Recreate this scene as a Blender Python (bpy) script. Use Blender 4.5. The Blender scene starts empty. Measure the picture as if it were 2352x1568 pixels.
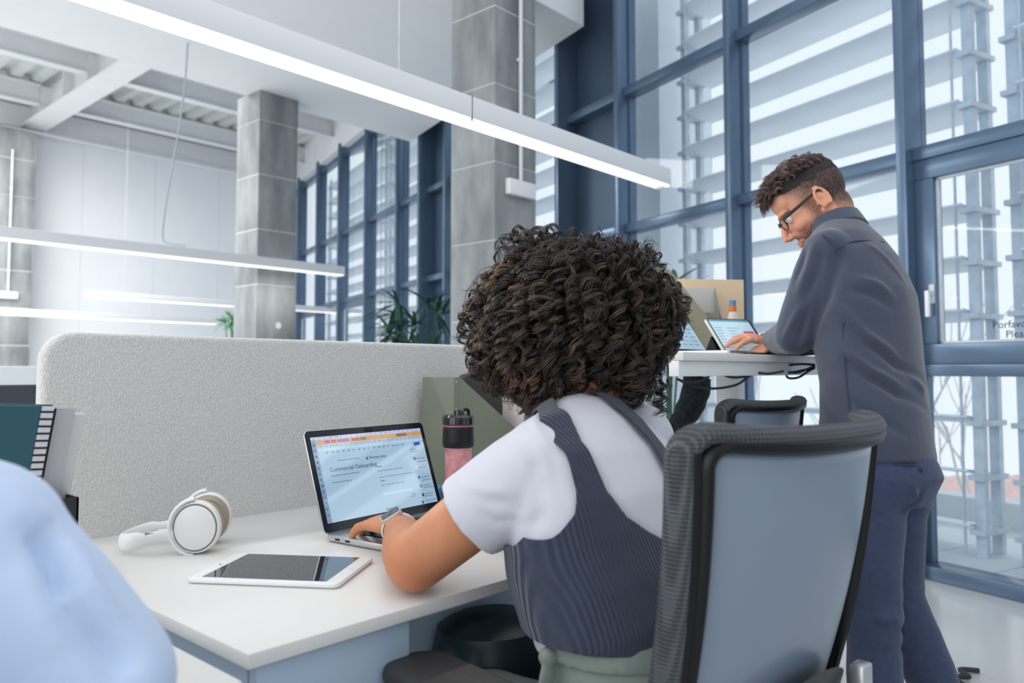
import bpy, bmesh, math, random
import numpy as np
from mathutils import Vector, Matrix, Euler, noise
from mathutils.bvhtree import BVHTree
random.seed(7); rng = np.random.default_rng(7)
PI = math.pi; R = math.radians
SC = bpy.context.scene; COL = SC.collection
V = Vector

# ------------------------------------------------------------------ camera
# world: X runs along the desk fronts, Y towards the far wall, Z up; the lens is above the origin
HEAD = R(42.1); EYE = 1.06; FPX = 1800.0; PITCH = R(3.0)
cd = bpy.data.cameras.new('camera'); cam = bpy.data.objects.new('camera', cd); COL.objects.link(cam)
cam.location = (0, 0, EYE); cam.rotation_euler = (PI/2 + PITCH, 0, HEAD - PI/2)
cd.sensor_width = 36; cd.lens = FPX*36/2352; cd.clip_start = .02; cd.clip_end = 300
Y0 = 850 - FPX*math.tan(PITCH)
cd.shift_y = -(784 - Y0)/2352
cd.dof.use_dof = True; cd.dof.focus_distance = 1.55; cd.dof.aperture_fstop = 4.2
SC.camera = cam
SC.view_settings.view_transform = 'Standard'; SC.view_settings.look = 'None'
SC.view_settings.gamma = 1; SC.view_settings.exposure = 0.4; SC.view_settings.use_curve_mapping = False

# ------------------------------------------------------------------ overcast sky
wd = bpy.data.worlds.new('world'); SC.world = wd; wd.use_nodes = True
bgn = wd.node_tree.nodes['Background']; bgn.inputs[0].default_value = (.93, .965, 1.0, 1); bgn.inputs[1].default_value = .80
def area(name, loc, rot, sx, sy, power, col=(1, .98, .95)):
    l = bpy.data.lights.new(name, 'AREA'); l.shape = 'RECTANGLE'; l.size = sx; l.size_y = sy
    l.energy = power; l.color = col
    o = bpy.data.objects.new(name, l); COL.objects.link(o); o.location = loc; o.rotation_euler = rot
    return o

area('hall_fill', (1.5, .5, 5.25), (0, 0, 0), 7, 5, 35, (1, .985, .96))  # unseen fill lamp added overhead to brighten the near hall
area('hall_fill', (.5, 10.5, 4.8), (0, 0, 0), 6, 4, 520, (1, .985, .96))  # added fill that lifts the far wall, no fitting modelled here
area('left_fill', (-6.2, 3.5, 2.2), (0, -PI/2, 0), 3.6, 11, 205, (.96, .98, 1))  # added fill from the left, out of view, standing in for presumed windows

# ------------------------------------------------------------------ picture <-> place
FW = V((math.cos(HEAD), math.sin(HEAD), 0)); RT = V((math.sin(HEAD), -math.cos(HEAD), 0)); UP = V((0, 0, 1))
def ray(px, py):
    cx = (px-1176)/FPX; cy = -(py-Y0)/FPX
    F = FW*math.cos(PITCH) + UP*math.sin(PITCH); U = -FW*math.sin(PITCH) + UP*math.cos(PITCH)
    return RT*cx + U*cy + F
CP = V((0, 0, EYE))
def PZ(px, py, z):
    d = ray(px, py); return CP + d*((z-EYE)/d.z)
def PF(px, py, f):
    d = ray(px, py); return CP + d*(f/d.dot(FW))
def W(lat, f, z=0): return RT*lat + FW*f + UP*z

# ------------------------------------------------------------------ materials
def lin(c): return tuple(((v/255)/12.92 if v/255 <= .04045 else ((v/255+.055)/1.055)**2.4) for v in c)
MATS = {}
def mat(name, c, rough=.5, metal=0, spec=.5, var=0, vs=8, bump=0, bs=60, coat=0, emit=0, sheen=0, stretch=(1,1,1), c2=None, sub=0, trans=0, alpha=1, det=4, attr=None):
    if name in MATS: return MATS[name]
    m = bpy.data.materials.new(name); m.use_nodes = True; nt = m.node_tree; N = nt.nodes; L = nt.links
    b = N['Principled BSDF']; col = lin(c)
    b.inputs['Base Color'].default_value = (*col, 1); b.inputs['Roughness'].default_value = rough
    b.inputs['Metallic'].default_value = metal; b.inputs['Specular IOR Level'].default_value = spec
    b.inputs['Coat Weight'].default_value = coat; b.inputs['Sheen Weight'].default_value = sheen
    b.inputs['Transmission Weight'].default_value = trans; b.inputs['Alpha'].default_value = alpha
    if sub: b.inputs['Subsurface Weight'].default_value = sub; b.inputs['Subsurface Radius'].default_value = (.012, .004, .002)
    if emit:
        b.inputs['IOR'].default_value = 2.3 if name.startswith(('screen','ui_')) else 1.5
        b.inputs['Emission Color'].default_value = (*col, 1); b.inputs['Emission Strength'].default_value = emit
    tc = N.new('ShaderNodeTexCoord'); mp = N.new('ShaderNodeMapping'); mp.inputs['Scale'].default_value = stretch
    L.new(tc.outputs['Object'], mp.inputs['Vector'])
    if var or c2:
        nz = N.new('ShaderNodeTexNoise'); nz.inputs['Scale'].default_value = vs; nz.inputs['Detail'].default_value = det
        L.new(mp.outputs[0], nz.inputs['Vector'])
        cr = N.new('ShaderNodeValToRGB'); cr.color_ramp.elements[0].position = .36; cr.color_ramp.elements[1].position = .64
        d = lin(c2) if c2 else tuple(x*(1-var) for x in col)
        cr.color_ramp.elements[0].color = (*d, 1); cr.color_ramp.elements[1].color = (*col, 1)
        L.new(nz.outputs[0], cr.inputs[0]); L.new(cr.outputs[0], b.inputs['Base Color'])
    if attr:
        an = N.new('ShaderNodeAttribute'); an.attribute_name = attr; L.new(an.outputs['Color'], b.inputs['Base Color'])
    if bump:
        n2 = N.new('ShaderNodeTexNoise'); n2.inputs['Scale'].default_value = bs; n2.inputs['Detail'].default_value = 5
        L.new(mp.outputs[0], n2.inputs['Vector'])
        bp = N.new('ShaderNodeBump'); bp.inputs['Strength'].default_value = bump; bp.inputs['Distance'].default_value = .01
        L.new(n2.outputs[0], bp.inputs['Height']); L.new(bp.outputs[0], b.inputs['Normal'])
    MATS[name] = m; return m
def glassy(name, tint=(.93, .97, 1.0), refl=.015):
    m = bpy.data.materials.new(name); m.use_nodes = True; nt = m.node_tree; N = nt.nodes; L = nt.links; N.clear()
    o = N.new('ShaderNodeOutputMaterial'); t = N.new('ShaderNodeBsdfTransparent'); g = N.new('ShaderNodeBsdfGlossy')
    t.inputs[0].default_value = (*tint, 1); g.inputs['Roughness'].default_value = .02
    fr = N.new('ShaderNodeLayerWeight'); fr.inputs[0].default_value = .5; mx = N.new('ShaderNodeMixShader')
    pw = N.new('ShaderNodeMath'); pw.operation = 'POWER'; pw.inputs[1].default_value = 4; L.new(fr.outputs['Facing'], pw.inputs[0])
    ad = N.new('ShaderNodeMath'); ad.operation = 'MULTIPLY_ADD'; ad.inputs[1].default_value = .35; ad.inputs[2].default_value = refl; L.new(pw.outputs[0], ad.inputs[0])
    L.new(ad.outputs[0], mx.inputs[0]); L.new(t.outputs[0], mx.inputs[1]); L.new(g.outputs[0], mx.inputs[2]); L.new(mx.outputs[0], o.inputs[0])
    MATS[name] = m; return m
def weave(m, scale, strength, dist=.002, axis='X', kind='wave'):
    """adds a woven / ribbed relief to a material"""
    nt = m.node_tree; N = nt.nodes; L = nt.links; b = N['Principled BSDF']
    tc = N.new('ShaderNodeTexCoord'); w = N.new('ShaderNodeTexWave'); w.bands_direction = axis; w.inputs['Scale'].default_value = scale
    w.inputs['Distortion'].default_value = .3; w.inputs['Detail'].default_value = 1
    L.new(tc.outputs['Object'], w.inputs[0]); bp = N.new('ShaderNodeBump'); bp.inputs['Strength'].default_value = strength; bp.inputs['Distance'].default_value = dist
    if kind == 'cross':
        w2 = N.new('ShaderNodeTexWave'); w2.bands_direction = 'Z'; w2.inputs['Scale'].default_value = scale; w2.inputs['Distortion'].default_value = .6
        L.new(tc.outputs['Object'], w2.inputs[0]); mm = N.new('ShaderNodeMath'); mm.operation = 'MULTIPLY'
        L.new(w.outputs[1], mm.inputs[0]); L.new(w2.outputs[1], mm.inputs[1]); L.new(mm.outputs[0], bp.inputs['Height'])
    else: L.new(w.outputs[1], bp.inputs['Height'])
    old = b.inputs['Normal'].links
    if old: L.new(old[0].from_socket, bp.inputs['Normal'])
    L.new(bp.outputs[0], b.inputs['Normal']); return m

# ------------------------------------------------------------------ mesh builder
class MB:
    def __init__(s): s.v = []; s.f = []
    def add(s, vs, fs, M=None):
        n = len(s.v); s.v += [tuple(M @ V(p)) if M else tuple(p) for p in vs]; s.f += [tuple(i+n for i in f) for f in fs]; return s
    def box(s, x0, x1, y0, y1, z0, z1, M=None):
        return s.add([(x0,y0,z0),(x1,y0,z0),(x1,y1,z0),(x0,y1,z0),(x0,y0,z1),(x1,y0,z1),(x1,y1,z1),(x0,y1,z1)],
                     [(0,3,2,1),(4,5,6,7),(0,1,5,4),(1,2,6,5),(2,3,7,6),(3,0,4,7)], M)
    def prism(s, poly, z0, z1, M=None):
        n = len(poly)
        return s.add([(x,y,z0) for x,y in poly]+[(x,y,z1) for x,y in poly],
                     [tuple(range(n-1,-1,-1)), tuple(range(n,2*n))]+[(i,(i+1)%n,(i+1)%n+n,i+n) for i in range(n)], M)
    def lathe(s, prof, seg=24, M=None):
        vs=[]; fs=[]
        for r,z in prof:
            for k in range(seg): a=2*PI*k/seg; vs.append((r*math.cos(a), r*math.sin(a), z))
        for i in range(len(prof)-1):
            for k in range(seg): fs.append((i*seg+k, i*seg+(k+1)%seg, (i+1)*seg+(k+1)%seg, (i+1)*seg+k))
        fs.append(tuple(range(seg-1,-1,-1))); fs.append(tuple((len(prof)-1)*seg+k for k in range(seg)))
        return s.add(vs, fs, M)
    def sphere(s, c, r, seg=20, M=None):
        if not hasattr(r,'__len__'): r=(r,r,r)
        n=seg//2; prof=[(max(math.sin(PI*i/n),.02), -math.cos(PI*i/n)) for i in range(n+1)]
        T = Matrix.Translation(c) @ Matrix.Diagonal((*r,1)); return s.lathe(prof, seg, (M @ T) if M else T)
    def loft(s, pts, rad, side=None, seg=20, M=None, ex=2.0):
        """tapered tube through pts; rad = r or (r_side, r_other); side = reference sideways vector"""
        pts=[V(p) for p in pts]; vs=[]; fs=[]; n=len(pts); last=None
        for i,p in enumerate(pts):
            t=(pts[min(i+1,n-1)]-pts[max(i-1,0)]).normalized()
            ref=V(side) if side is not None else (last or (V((0,0,1)) if abs(t.z)<.9 else V((1,0,0))))
            u=(ref-t*ref.dot(t)).normalized(); w=t.cross(u); last=u
            r=rad[i] if hasattr(rad,'__len__') else rad
            a,b=r if hasattr(r,'__len__') else (r,r)
            for k in range(seg):
                q=2*PI*k/seg; c_,s_=math.cos(q),math.sin(q)
                if ex!=2: c_=math.copysign(abs(c_)**(2/ex),c_); s_=math.copysign(abs(s_)**(2/ex),s_)
                vs.append(p+u*(a*c_)+w*(b*s_))
        for i in range(n-1):
            for k in range(seg): fs.append((i*seg+k, i*seg+(k+1)%seg, (i+1)*seg+(k+1)%seg, (i+1)*seg+k))
        fs.append(tuple(range(seg-1,-1,-1))); fs.append(tuple((n-1)*seg+k for k in range(seg)))
        return s.add(vs, fs, M)
    def limb(s, pts, rad, side=None, seg=18, M=None):
        s.loft(pts, rad, side, seg, M)
        for p,r in ((pts[0],rad[0]),(pts[-1],rad[-1])):
            q=r if not hasattr(r,'__len__') else min(r); s.sphere(p,q,14,M)
        return s
    def cyl(s, p0, p1, r, r1=None, seg=16, M=None): return s.loft([p0,p1],[r, r if r1 is None else r1],None,seg,M)
    def tube(s, pts, r, seg=8, M=None, sub=0):
        if sub: pts=smoothpath(pts,sub)
        return s.loft(pts,[r]*len(pts),None,seg,M)
    def grid(s, fn, nu, nv, M=None):
        vs=[fn(i/nu,j/nv) for j in range(nv+1) for i in range(nu+1)]
        fs=[(j*(nu+1)+i, j*(nu+1)+i+1, (j+1)*(nu+1)+i+1, (j+1)*(nu+1)+i) for j in range(nv) for i in range(nu)]
        return s.add(vs,fs,M)
def smoothpath(pts, n=6):
    pts=[V(p) for p in pts]; P=[pts[0]]+pts+[pts[-1]]; out=[]
    for i in range(1,len(P)-2):
        a,b,c,d=P[i-1],P[i],P[i+1],P[i+2]
        for k in range(n):
            t=k/n; out.append(.5*((2*b)+(c-a)*t+(2*a-5*b+4*c-d)*t*t+(3*b-a-3*c+d)*t**3))
    out.append(P[-2]); return out
def link(name, me, m=None, parent=None):
    o=bpy.data.objects.new(name, me); COL.objects.link(o)
    if m: me.materials.append(m)
    if parent: o.parent=parent
    return o
def new(name, mb, m, parent=None, smooth=False, bevel=0, seg=2, loc=None, rz=None, rot=None):
    me=bpy.data.meshes.new(name); me.from_pydata(mb.v,[],mb.f); me.update()
    bm=bmesh.new(); bm.from_mesh(me); bmesh.ops.recalc_face_normals(bm,faces=bm.faces)
    if bevel:
        es=[e for e in bm.edges if e.calc_face_angle(0)>.6]
        bmesh.ops.bevel(bm,geom=es,offset=bevel,segments=seg,affect='EDGES',clamp_overlap=True,profile=.5)
    bm.to_mesh(me); bm.free()
    if smooth or bevel:
        me.polygons.foreach_set('use_smooth',[True]*len(me.polygons)); me.set_sharp_from_angle(angle=R(35))
    o=link(name,me,m,parent)
    if loc is not None: o.location=loc
    if rz is not None: o.rotation_euler=(0,0,rz)
    if rot is not None: o.rotation_euler=rot
    return o
def empty(name, loc=(0,0,0), rz=0, rot=None):
    o=bpy.data.objects.new(name,None); COL.objects.link(o); o.location=loc; o.rotation_euler=rot or (0,0,rz); o.empty_display_size=.1; return o
def tag(o, label, cat, group=None):
    o['label']=label; o['category']=cat
    if group: o['group']=group
    return o
def thing(name, label, cat, loc=(0,0,0), rz=0, group=None, rot=None): return tag(empty(name,loc,rz,rot),label,cat,group)
def struct(o, label=None):
    o['kind']='structure'
    if label: o['label']=label
    return o
def copy_tree(o, parent=None):
    c=o.copy(); COL.objects.link(c); c.parent=parent
    for ch in [x for x in bpy.data.objects if x.parent==o]: copy_tree(ch,c)
    return c
def text(name, s, size, M, m, parent, ext=.0003, align='LEFT'):
    cu=bpy.data.curves.new(name,'FONT'); cu.body=s; cu.size=size; cu.extrude=ext; cu.align_x=align; cu.resolution_u=2
    t=bpy.data.objects.new('t',cu); COL.objects.link(t); dg=bpy.context.evaluated_depsgraph_get()
    me=bpy.data.meshes.new_from_object(t.evaluated_get(dg)); bpy.data.objects.remove(t); me.transform(M); me.materials.clear()
    me.name=name; return link(name,me,m,parent)
def frame(o, x, y): 
    """matrix with origin o, local x, local y, z = x cross y"""
    x=V(x).normalized(); y=(V(y)-x*V(y).dot(x)).normalized(); z=x.cross(y)
    return Matrix(((x.x,y.x,z.x,o[0]),(x.y,y.y,z.y,o[1]),(x.z,y.z,z.z,o[2]),(0,0,0,1)))
def blob(mb, voxel=.006, smooth=4, fac=.5):
    """closed overlapping shapes -> one continuous skin"""
    me=bpy.data.meshes.new('b'); me.from_pydata(mb.v,[],mb.f); me.update()
    bm=bmesh.new(); bm.from_mesh(me); bmesh.ops.recalc_face_normals(bm,faces=bm.faces); bm.to_mesh(me); bm.free()
    o=bpy.data.objects.new('b',me); COL.objects.link(o)
    r=o.modifiers.new('r','REMESH'); r.mode='VOXEL'; r.voxel_size=voxel; r.use_smooth_shade=True
    if smooth: s=o.modifiers.new('s','SMOOTH'); s.iterations=smooth; s.factor=fac
    dg=bpy.context.evaluated_depsgraph_get(); out=bpy.data.meshes.new_from_object(o.evaluated_get(dg))
    bpy.data.objects.remove(o); return out
def co(me):
    a=np.empty(len(me.vertices)*3,np.float32); me.vertices.foreach_get('co',a); return a.reshape(-1,3).astype(float)
def nrm(me):
    a=np.empty(len(me.vertices)*3,np.float32); me.vertex_normals.foreach_get('vector',a); return a.reshape(-1,3).astype(float)
def setco(me,c): me.vertices.foreach_set('co',c.astype(np.float32).ravel()); me.update()
def joinme(mes):
    bm=bmesh.new()
    for m in mes: bm.from_mesh(m)
    out=bpy.data.meshes.new('j'); bm.to_mesh(out); bm.free()
    out.polygons.foreach_set('use_smooth',[True]*len(out.polygons)); return out
def segdist(c, P):
    """distance of points c to polyline P and the parameter along it"""
    best=np.full(len(c),9.); par=np.zeros(len(c)); n=len(P)-1
    for i in range(n):
        a=np.array(P[i]); b=np.array(P[i+1]); d=b-a; t=np.clip(((c-a)@d)/(d@d),0,1); q=np.linalg.norm(c-(a+t[:,None]*d),axis=1)
        k=q<best; best[k]=q[k]; par[k]=(i+t[k])/n
    return best,par
def creases(me, lst):
    """lst of (polyline, amplitude, width): soft ridges (+) and valleys (-) that fade at both ends"""
    c=co(me); n=nrm(me); d=np.zeros(len(c))
    for P,amp,w in lst:
        q,t=segdist(c,P); d+=amp*np.exp(-(q/w)**2)*np.sin(np.clip(t,.02,.98)*PI)**.5
    setco(me,c+n*d[:,None])
def wrinkle(me, amp, scale=(8,8,8), seed=0):
    c=co(me); n=nrm(me); s=V(scale)
    d=np.array([noise.noise(V((p[0]*s.x+seed,p[1]*s.y,p[2]*s.z)))+.5*noise.noise(V((p[0]*s.x*2.3,p[1]*s.y*2.3+seed,p[2]*s.z*2.3))) for p in c])
    setco(me,c+n*(amp*d)[:,None])
def tree_of(me): 
    c=co(me); return BVHTree.FromPolygons([V(p) for p in c],[tuple(p.vertices) for p in me.polygons])
def onbody(tree, px, py):
    h=tree.ray_cast(CP, ray(px,py).normalized()); return h[0]
def pathon(tree, pp):
    """polyline in the photograph put onto the surface it runs over"""
    out=[onbody(tree,*p) for p in pp]; return [p for p in out if p is not None]
def clipshell(me, s, off=.004):
    """the part of a surface where field s<0, cleanly cut, moved outward"""
    c=co(me); n=nrm(me); vs=[]; idx={}; fs=[]
    def vert(i):
        if i not in idx: idx[i]=len(vs); vs.append(c[i]+n[i]*off)
        return idx[i]
    def cut(i,j):
        k=(min(i,j),max(i,j))
        if k not in idx:
            t=s[i]/(s[i]-s[j]); idx[k]=len(vs); vs.append(c[i]*(1-t)+c[j]*t+(n[i]*(1-t)+n[j]*t)*off)
        return idx[k]
    for p in me.polygons:
        q=list(p.vertices); o=[]
        for a,b in zip(q,q[1:]+q[:1]):
            if s[a]<0: o.append(vert(a))
            if (s[a]<0)!=(s[b]<0): o.append(cut(a,b))
        if len(o)>2: fs.append(tuple(o))
    m=bpy.data.meshes.new('shell'); m.from_pydata([tuple(v) for v in vs],[],fs); m.update()
    m.polygons.foreach_set('use_smooth',[True]*len(m.polygons)); return m
def solid(o,t): 
    m=o.modifiers.new('thick','SOLIDIFY'); m.thickness=t; m.offset=1; return o
def attr_color(me, col):
    a=me.color_attributes.new('tone','FLOAT_COLOR','POINT'); b=np.ones((len(col),4),np.float32); b[:,:3]=col; a.data.foreach_set('color',b.ravel())
def strands(name, paths, rad, cols, m, parent=None, label=None):
    """many fine three-sided strands in one mesh; paths (S,K,3), rad (S,K), cols (S,3)"""
    P=np.asarray(paths); S,K,_=P.shape
    T=np.gradient(P,axis=1); T/=np.linalg.norm(T,axis=2,keepdims=True)+1e-9
    ref=np.where(np.abs(T[...,2:3])<.9,np.array([0,0,1.]),np.array([1.,0,0])); U=np.cross(T,ref); U/=np.linalg.norm(U,axis=2,keepdims=True)+1e-9
    Wv=np.cross(T,U); vs=[]
    for k in range(3):
        a=2*PI*k/3; vs.append(P+rad[...,None]*(U*math.cos(a)+Wv*math.sin(a)))
    Vv=np.stack(vs,2).reshape(-1,3)
    base=(np.arange(S)[:,None]*K+np.arange(K-1)[None,:]).reshape(-1)*3
    f=np.concatenate([np.stack([base+k,base+(k+1)%3,base+3+(k+1)%3,base+3+k],1) for k in range(3)])
    me=bpy.data.meshes.new(name); me.vertices.add(len(Vv)); me.vertices.foreach_set('co',Vv.astype(np.float32).ravel())
    me.loops.add(f.size); me.loops.foreach_set('vertex_index',f.ravel().astype(np.int32)); me.polygons.add(len(f))
    me.polygons.foreach_set('loop_start',np.arange(0,f.size,4,dtype=np.int32)); me.polygons.foreach_set('use_smooth',np.ones(len(f),bool)); me.update(calc_edges=True)
    attr_color(me,np.repeat(cols,K*3,axis=0)); return link(name,me,m,parent)
# ================================================================== materials of the place
M_wall=mat('white_paint',(236,239,243),.6,var=.03,vs=1.5)
M_ceil=mat('ceiling_paint',(228,232,236),.7,var=.02,vs=2)
M_steelw=mat('white_steel',(232,235,238),.45,var=.04,vs=3)
M_deck=mat('metal_deck',(206,212,212),.55,var=.1,vs=6)
M_conc=mat('concrete',(158,162,163),.85,c2=(116,122,126),vs=3.5,bump=.5,bs=25,stretch=(1,1,.35),det=9)
M_conc2=mat('concrete_warm',(178,180,174),.85,c2=(148,150,146),vs=5,bump=.5,bs=25,stretch=(1,1,.4),det=9)
M_grout=mat('cement_joint',(205,208,206),.9)
M_frame=mat('blue_grey_paint',(96,118,142),.28,metal=.55,spec=.6,var=.08,vs=3)
M_panel=mat('dark_panel',(72,92,114),.4,metal=.4,spec=.5,var=.1,vs=4)
M_glass=glassy('window_glass')
M_louv=mat('louvre_paint',(240,244,248),.6,var=.05,vs=3)
M_galv=mat('galvanised_steel',(212,220,228),.5,metal=.2,var=.15,vs=12)
M_floor=mat('poured_floor',(196,198,198),.16,spec=.5,var=.05,vs=1.2,bump=.02,bs=3)
M_tile=mat('terrace_tile',(222,226,230),.7,var=.05,vs=4)
M_black=mat('black_plastic',(15,17,20),.45,spec=.4)
M_white=mat('white_plastic',(236,236,238),.35,spec=.5)
M_lampw=mat('lamp_housing',(228,230,233),.45)
M_lampe=mat('lamp_diffuser',(255,252,246),.5,emit=.72)
M_roof=mat('red_roof_tile',(240,206,200),.8,var=.15,vs=10)
M_bark=mat('bare_branch',(196,194,196),.9)

# ================================================================== floor, walls, ceilings
FT=HEAD+R(29.4); FA=V((math.cos(FT),math.sin(FT),0)); F0=W(2.215,4.04,0)
def fx(y): return F0.x+(y-F0.y)*FA.x/FA.y       # X of the glazed wall at a given Y
# (poured floor)
b=MB(); b.prism([(-7,-7),(fx(-7),-7),(fx(14.2),14.2),(-7,14.2)],-.2,0); struct(new('floor',b,M_floor))
# far wall of tall panels
wb=struct(empty('wall_back',(0,14.0,0)))
x=-6.0; k=0
while x<fx(14)+.1:
    x1=min(x+1.2,fx(14)+.15); new('wall_panel',MB().box(x+.002,x1-.002,0,.12,0,5.3),M_wall,wb); x=x1
b=MB().box(-6,fx(14)+.3,.02,.2,0,5.3); new('backing',b,M_steelw,wb)
new('top_beam',MB().box(-6,fx(14)-.1,-.2,.0,4.86,5.2),M_steelw,wb)
# upper strip of wall above the far glazing
b=MB(); M_=Matrix.Translation(F0)@Matrix.Rotation(FT,4,'Z'); b.box(6.6,14,-.06,.1,4.75,5.5,M_); struct(new('wall_right_header',b,M_wall)); bpy.data.objects['wall_right_header'].name='trim_1'
# low ceiling slab between the pillars
sl=[(-7,3.85),(fx(3.85)-.26,3.85),(fx(7.47)-.28,7.47),(-7,7.47)]
struct(new('ceiling',MB().prism(sl,3.93,4.62),M_ceil))
# upper ceiling, corrugated deck with ribs running towards the far wall
prof=[]; x=-5.0
while x<9.4: prof+=[(x,5.33),(x+.11,5.33),(x+.15,5.42),(x+.25,5.42)]; x+=.29
b=MB(); n=len(prof)
b.add([(p,7.3,z) for p,z in prof]+[(p,14.1,z) for p,z in prof],[(i,i+1,i+1+n,i+n) for i in range(n-1)])
b.box(-5,9.4,7.3,14.1,5.44,5.5)
struct(new('ceiling_deck',b,M_deck)); bpy.data.objects['ceiling_deck'].name='ceiling'
# plain ceiling over the near hall
struct(new('ceiling',MB().prism([(-7,1.5),(fx(1.5),1.5),(fx(3.86),3.86),(-7,3.86)],5.33,5.5),M_ceil))
# beams
def ibeam(y, x0, x1, zb, h=.3, w=.16):
    b=MB(); b.box(x0,x1,y-w/2,y+w/2,zb,zb+.025); b.box(x0,x1,y-.012,y+.012,zb+.02,zb+h); b.box(x0,x1,y-w/2,y+w/2,zb+h-.02,zb+h+.01); return b
n_=0
for y in (9.1,11.1,12.95):
    for x0,x1 in ((-4.8,3.8),(4.15,fx(y)-.1)):
        n_+=1; o=struct(new('trim_%d'%(n_+1),ibeam(y,x0,x1,5.0),M_steelw,bevel=.004))
b=MB(); b.box(3.8,4.15,7.4,14,4.86,4.9); b.box(3.95,4.0,7.4,14,4.88,5.33); 
for y in (8.1,9.1,10.1,11.1,12.0,12.95): b.box(3.81,4.14,y-.008,y+.008,4.89,5.3)
struct(new('trim_8',b,M_steelw))
b=MB(); b.tube([(3.5,13.72,4.7),(3.55,13.72,4.79),(3.62,13.72,4.8),(fx(13.7)-.3,13.72,4.8)],.028,10)
tag(new('pipe',b,M_steelw,smooth=True),'long white pipe running along the top of the far white wall','pipe')

# ================================================================== concrete pillars, cast in lifts
def pillar(x, y, s, ztop, z0, lift, label, sd):
    t=thing('concrete_pillar',label,'pillar',(x,y,0),group='concrete pillars')
    rr=random.Random(sd); z=0.; zz=[0.]
    k=z0
    while k<ztop: 
        if k>0: zz.append(k)
        k+=lift
    zz.append(ztop)
    for a,b_ in zip(zz,zz[1:]):
        e=rr.uniform(-.004,.004); m=MB().box(e,s-e,e,s+e*.5,a+.003,b_-.003)
        o=new('concrete_block',m,M_conc,t,bevel=.005)
    new('joint',MB().box(.004,s-.004,.004,s-.004,0,ztop),M_grout,t)
    return t
pA=pillar(3.99,3.77,.45,5.3,.285,.565,'large grey concrete pillar in the middle, carrying a white emergency box',1)
pB=pillar(4.12,7.2,.45,3.93,.235,.565,'grey concrete pillar behind the hanging lamps, left of the far windows',2)
pC=pillar(3.42,13.42,.5,4.72,.3,.565,'distant concrete pillar at the far left edge of the picture',5)
# marks on pillar B
new('bolt_hole',MB().loft([(.25,-.006,1.52),(.25,.004,1.52)],[.035,.03],seg=16),M_grout,pB,smooth=True)
def ebox(p, w, h, side, label):
    t=thing('emergency_light',label,'light fitting',p,side)
    new('housing',MB().box(-w/2,w/2,-.05,0,-h/2,h/2),M_white,t,bevel=.008)
    new('conduit',MB().tube([(-.0,-.025,h/2-.01),(-.0,-.025,2.2)],.014,8),M_lampw,t,smooth=True)
    b=MB(); 
    for z in (.35,.95,1.6): b.box(-.02,.02,-.03,0,z,z+.02)
    new('clip',b,M_lampw,t)['kind']='stuff'
p=PF(1192,432,5.62)
ebox((4.235,3.765,p.z),.29,.115,0,'white emergency light box with conduit on the middle pillar')
ebox((3.6,13.41,2.18),.26,.11,0,'small white box with conduit low on the distant left pillar')

# ================================================================== glazed wall on the right
wr=struct(empty('wall_right',F0,FT))
TM=[-8.67,-7.42,-6.17,-4.92,-3.67,-2.42,-1.17,.08,1.32,2.54,3.35,4.62,5.88,6.54,7.44,8.74,10.08,11.4,12.75,13.6]
PANELS={(2.54,3.35),(5.88,6.54)}
ZT=[0.05,2.19,3.30,4.62]
mw=.055
mme=None
for t in TM:
    deep=.19 if t in (3.35,6.54) else .14
    o=new('mullion',MB().box(0,mw,-.05,deep,0,4.8),M_frame,wr,bevel=.004); o.location=(t,0,0)
tr=MB().box(0,1,-.03,.08,-.035,.035)
for a,b_ in zip(TM,TM[1:]):
    wdt=b_-a-mw; cas=(a,b_)in((-1.17,.08),(8.74,10.08),(11.4,12.75))
    for z in ZT[1:]: new('transom',MB().box(a+mw,b_,-.04,.085,z-.035,z+.035),M_frame,wr,bevel=.004)
    new('sill',MB().box(a+mw,b_,-.06,.10,0,.07),M_frame,wr,bevel=.004)
    if (a,b_) in PANELS:
        for z0,z1 in zip(ZT,ZT[1:]): new('infill_panel',MB().box(a+mw,b_,-.06,-.03,z0,z1),M_panel,wr)
        continue
    if a<-1.2 or not cas:
        for z0,z1 in zip(ZT,ZT[1:]): new('glass_pane',MB().box(a+mw,b_,-.006,0,z0,z1),M_glass,wr)
        # slim glazing bead seen as a second line next to each mullion
        new('glazing_bead',MB().box(a+mw,a+mw+.018,.0,.03,.07,4.6).box(b_-.018,b_,.0,.03,.07,4.6),M_frame,wr)
    else:
        new('transom',MB().box(a+mw,b_,-.04,.085,1.03,1.09),M_frame,wr,bevel=.004)
        new('glass_pane',MB().box(a+mw,b_,-.006,0,.06,1.04),M_glass,wr)
        new('glazing_bead',MB().box(b_-.018,b_,.0,.03,.07,1.03).box(a+mw,a+mw+.018,.0,.03,.07,1.03),M_frame,wr)
        for z0,z1 in zip(ZT[1:],ZT[2:]): new('glass_pane',MB().box(a+mw,b_,-.006,0,z0,z1),M_glass,wr)
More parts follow.
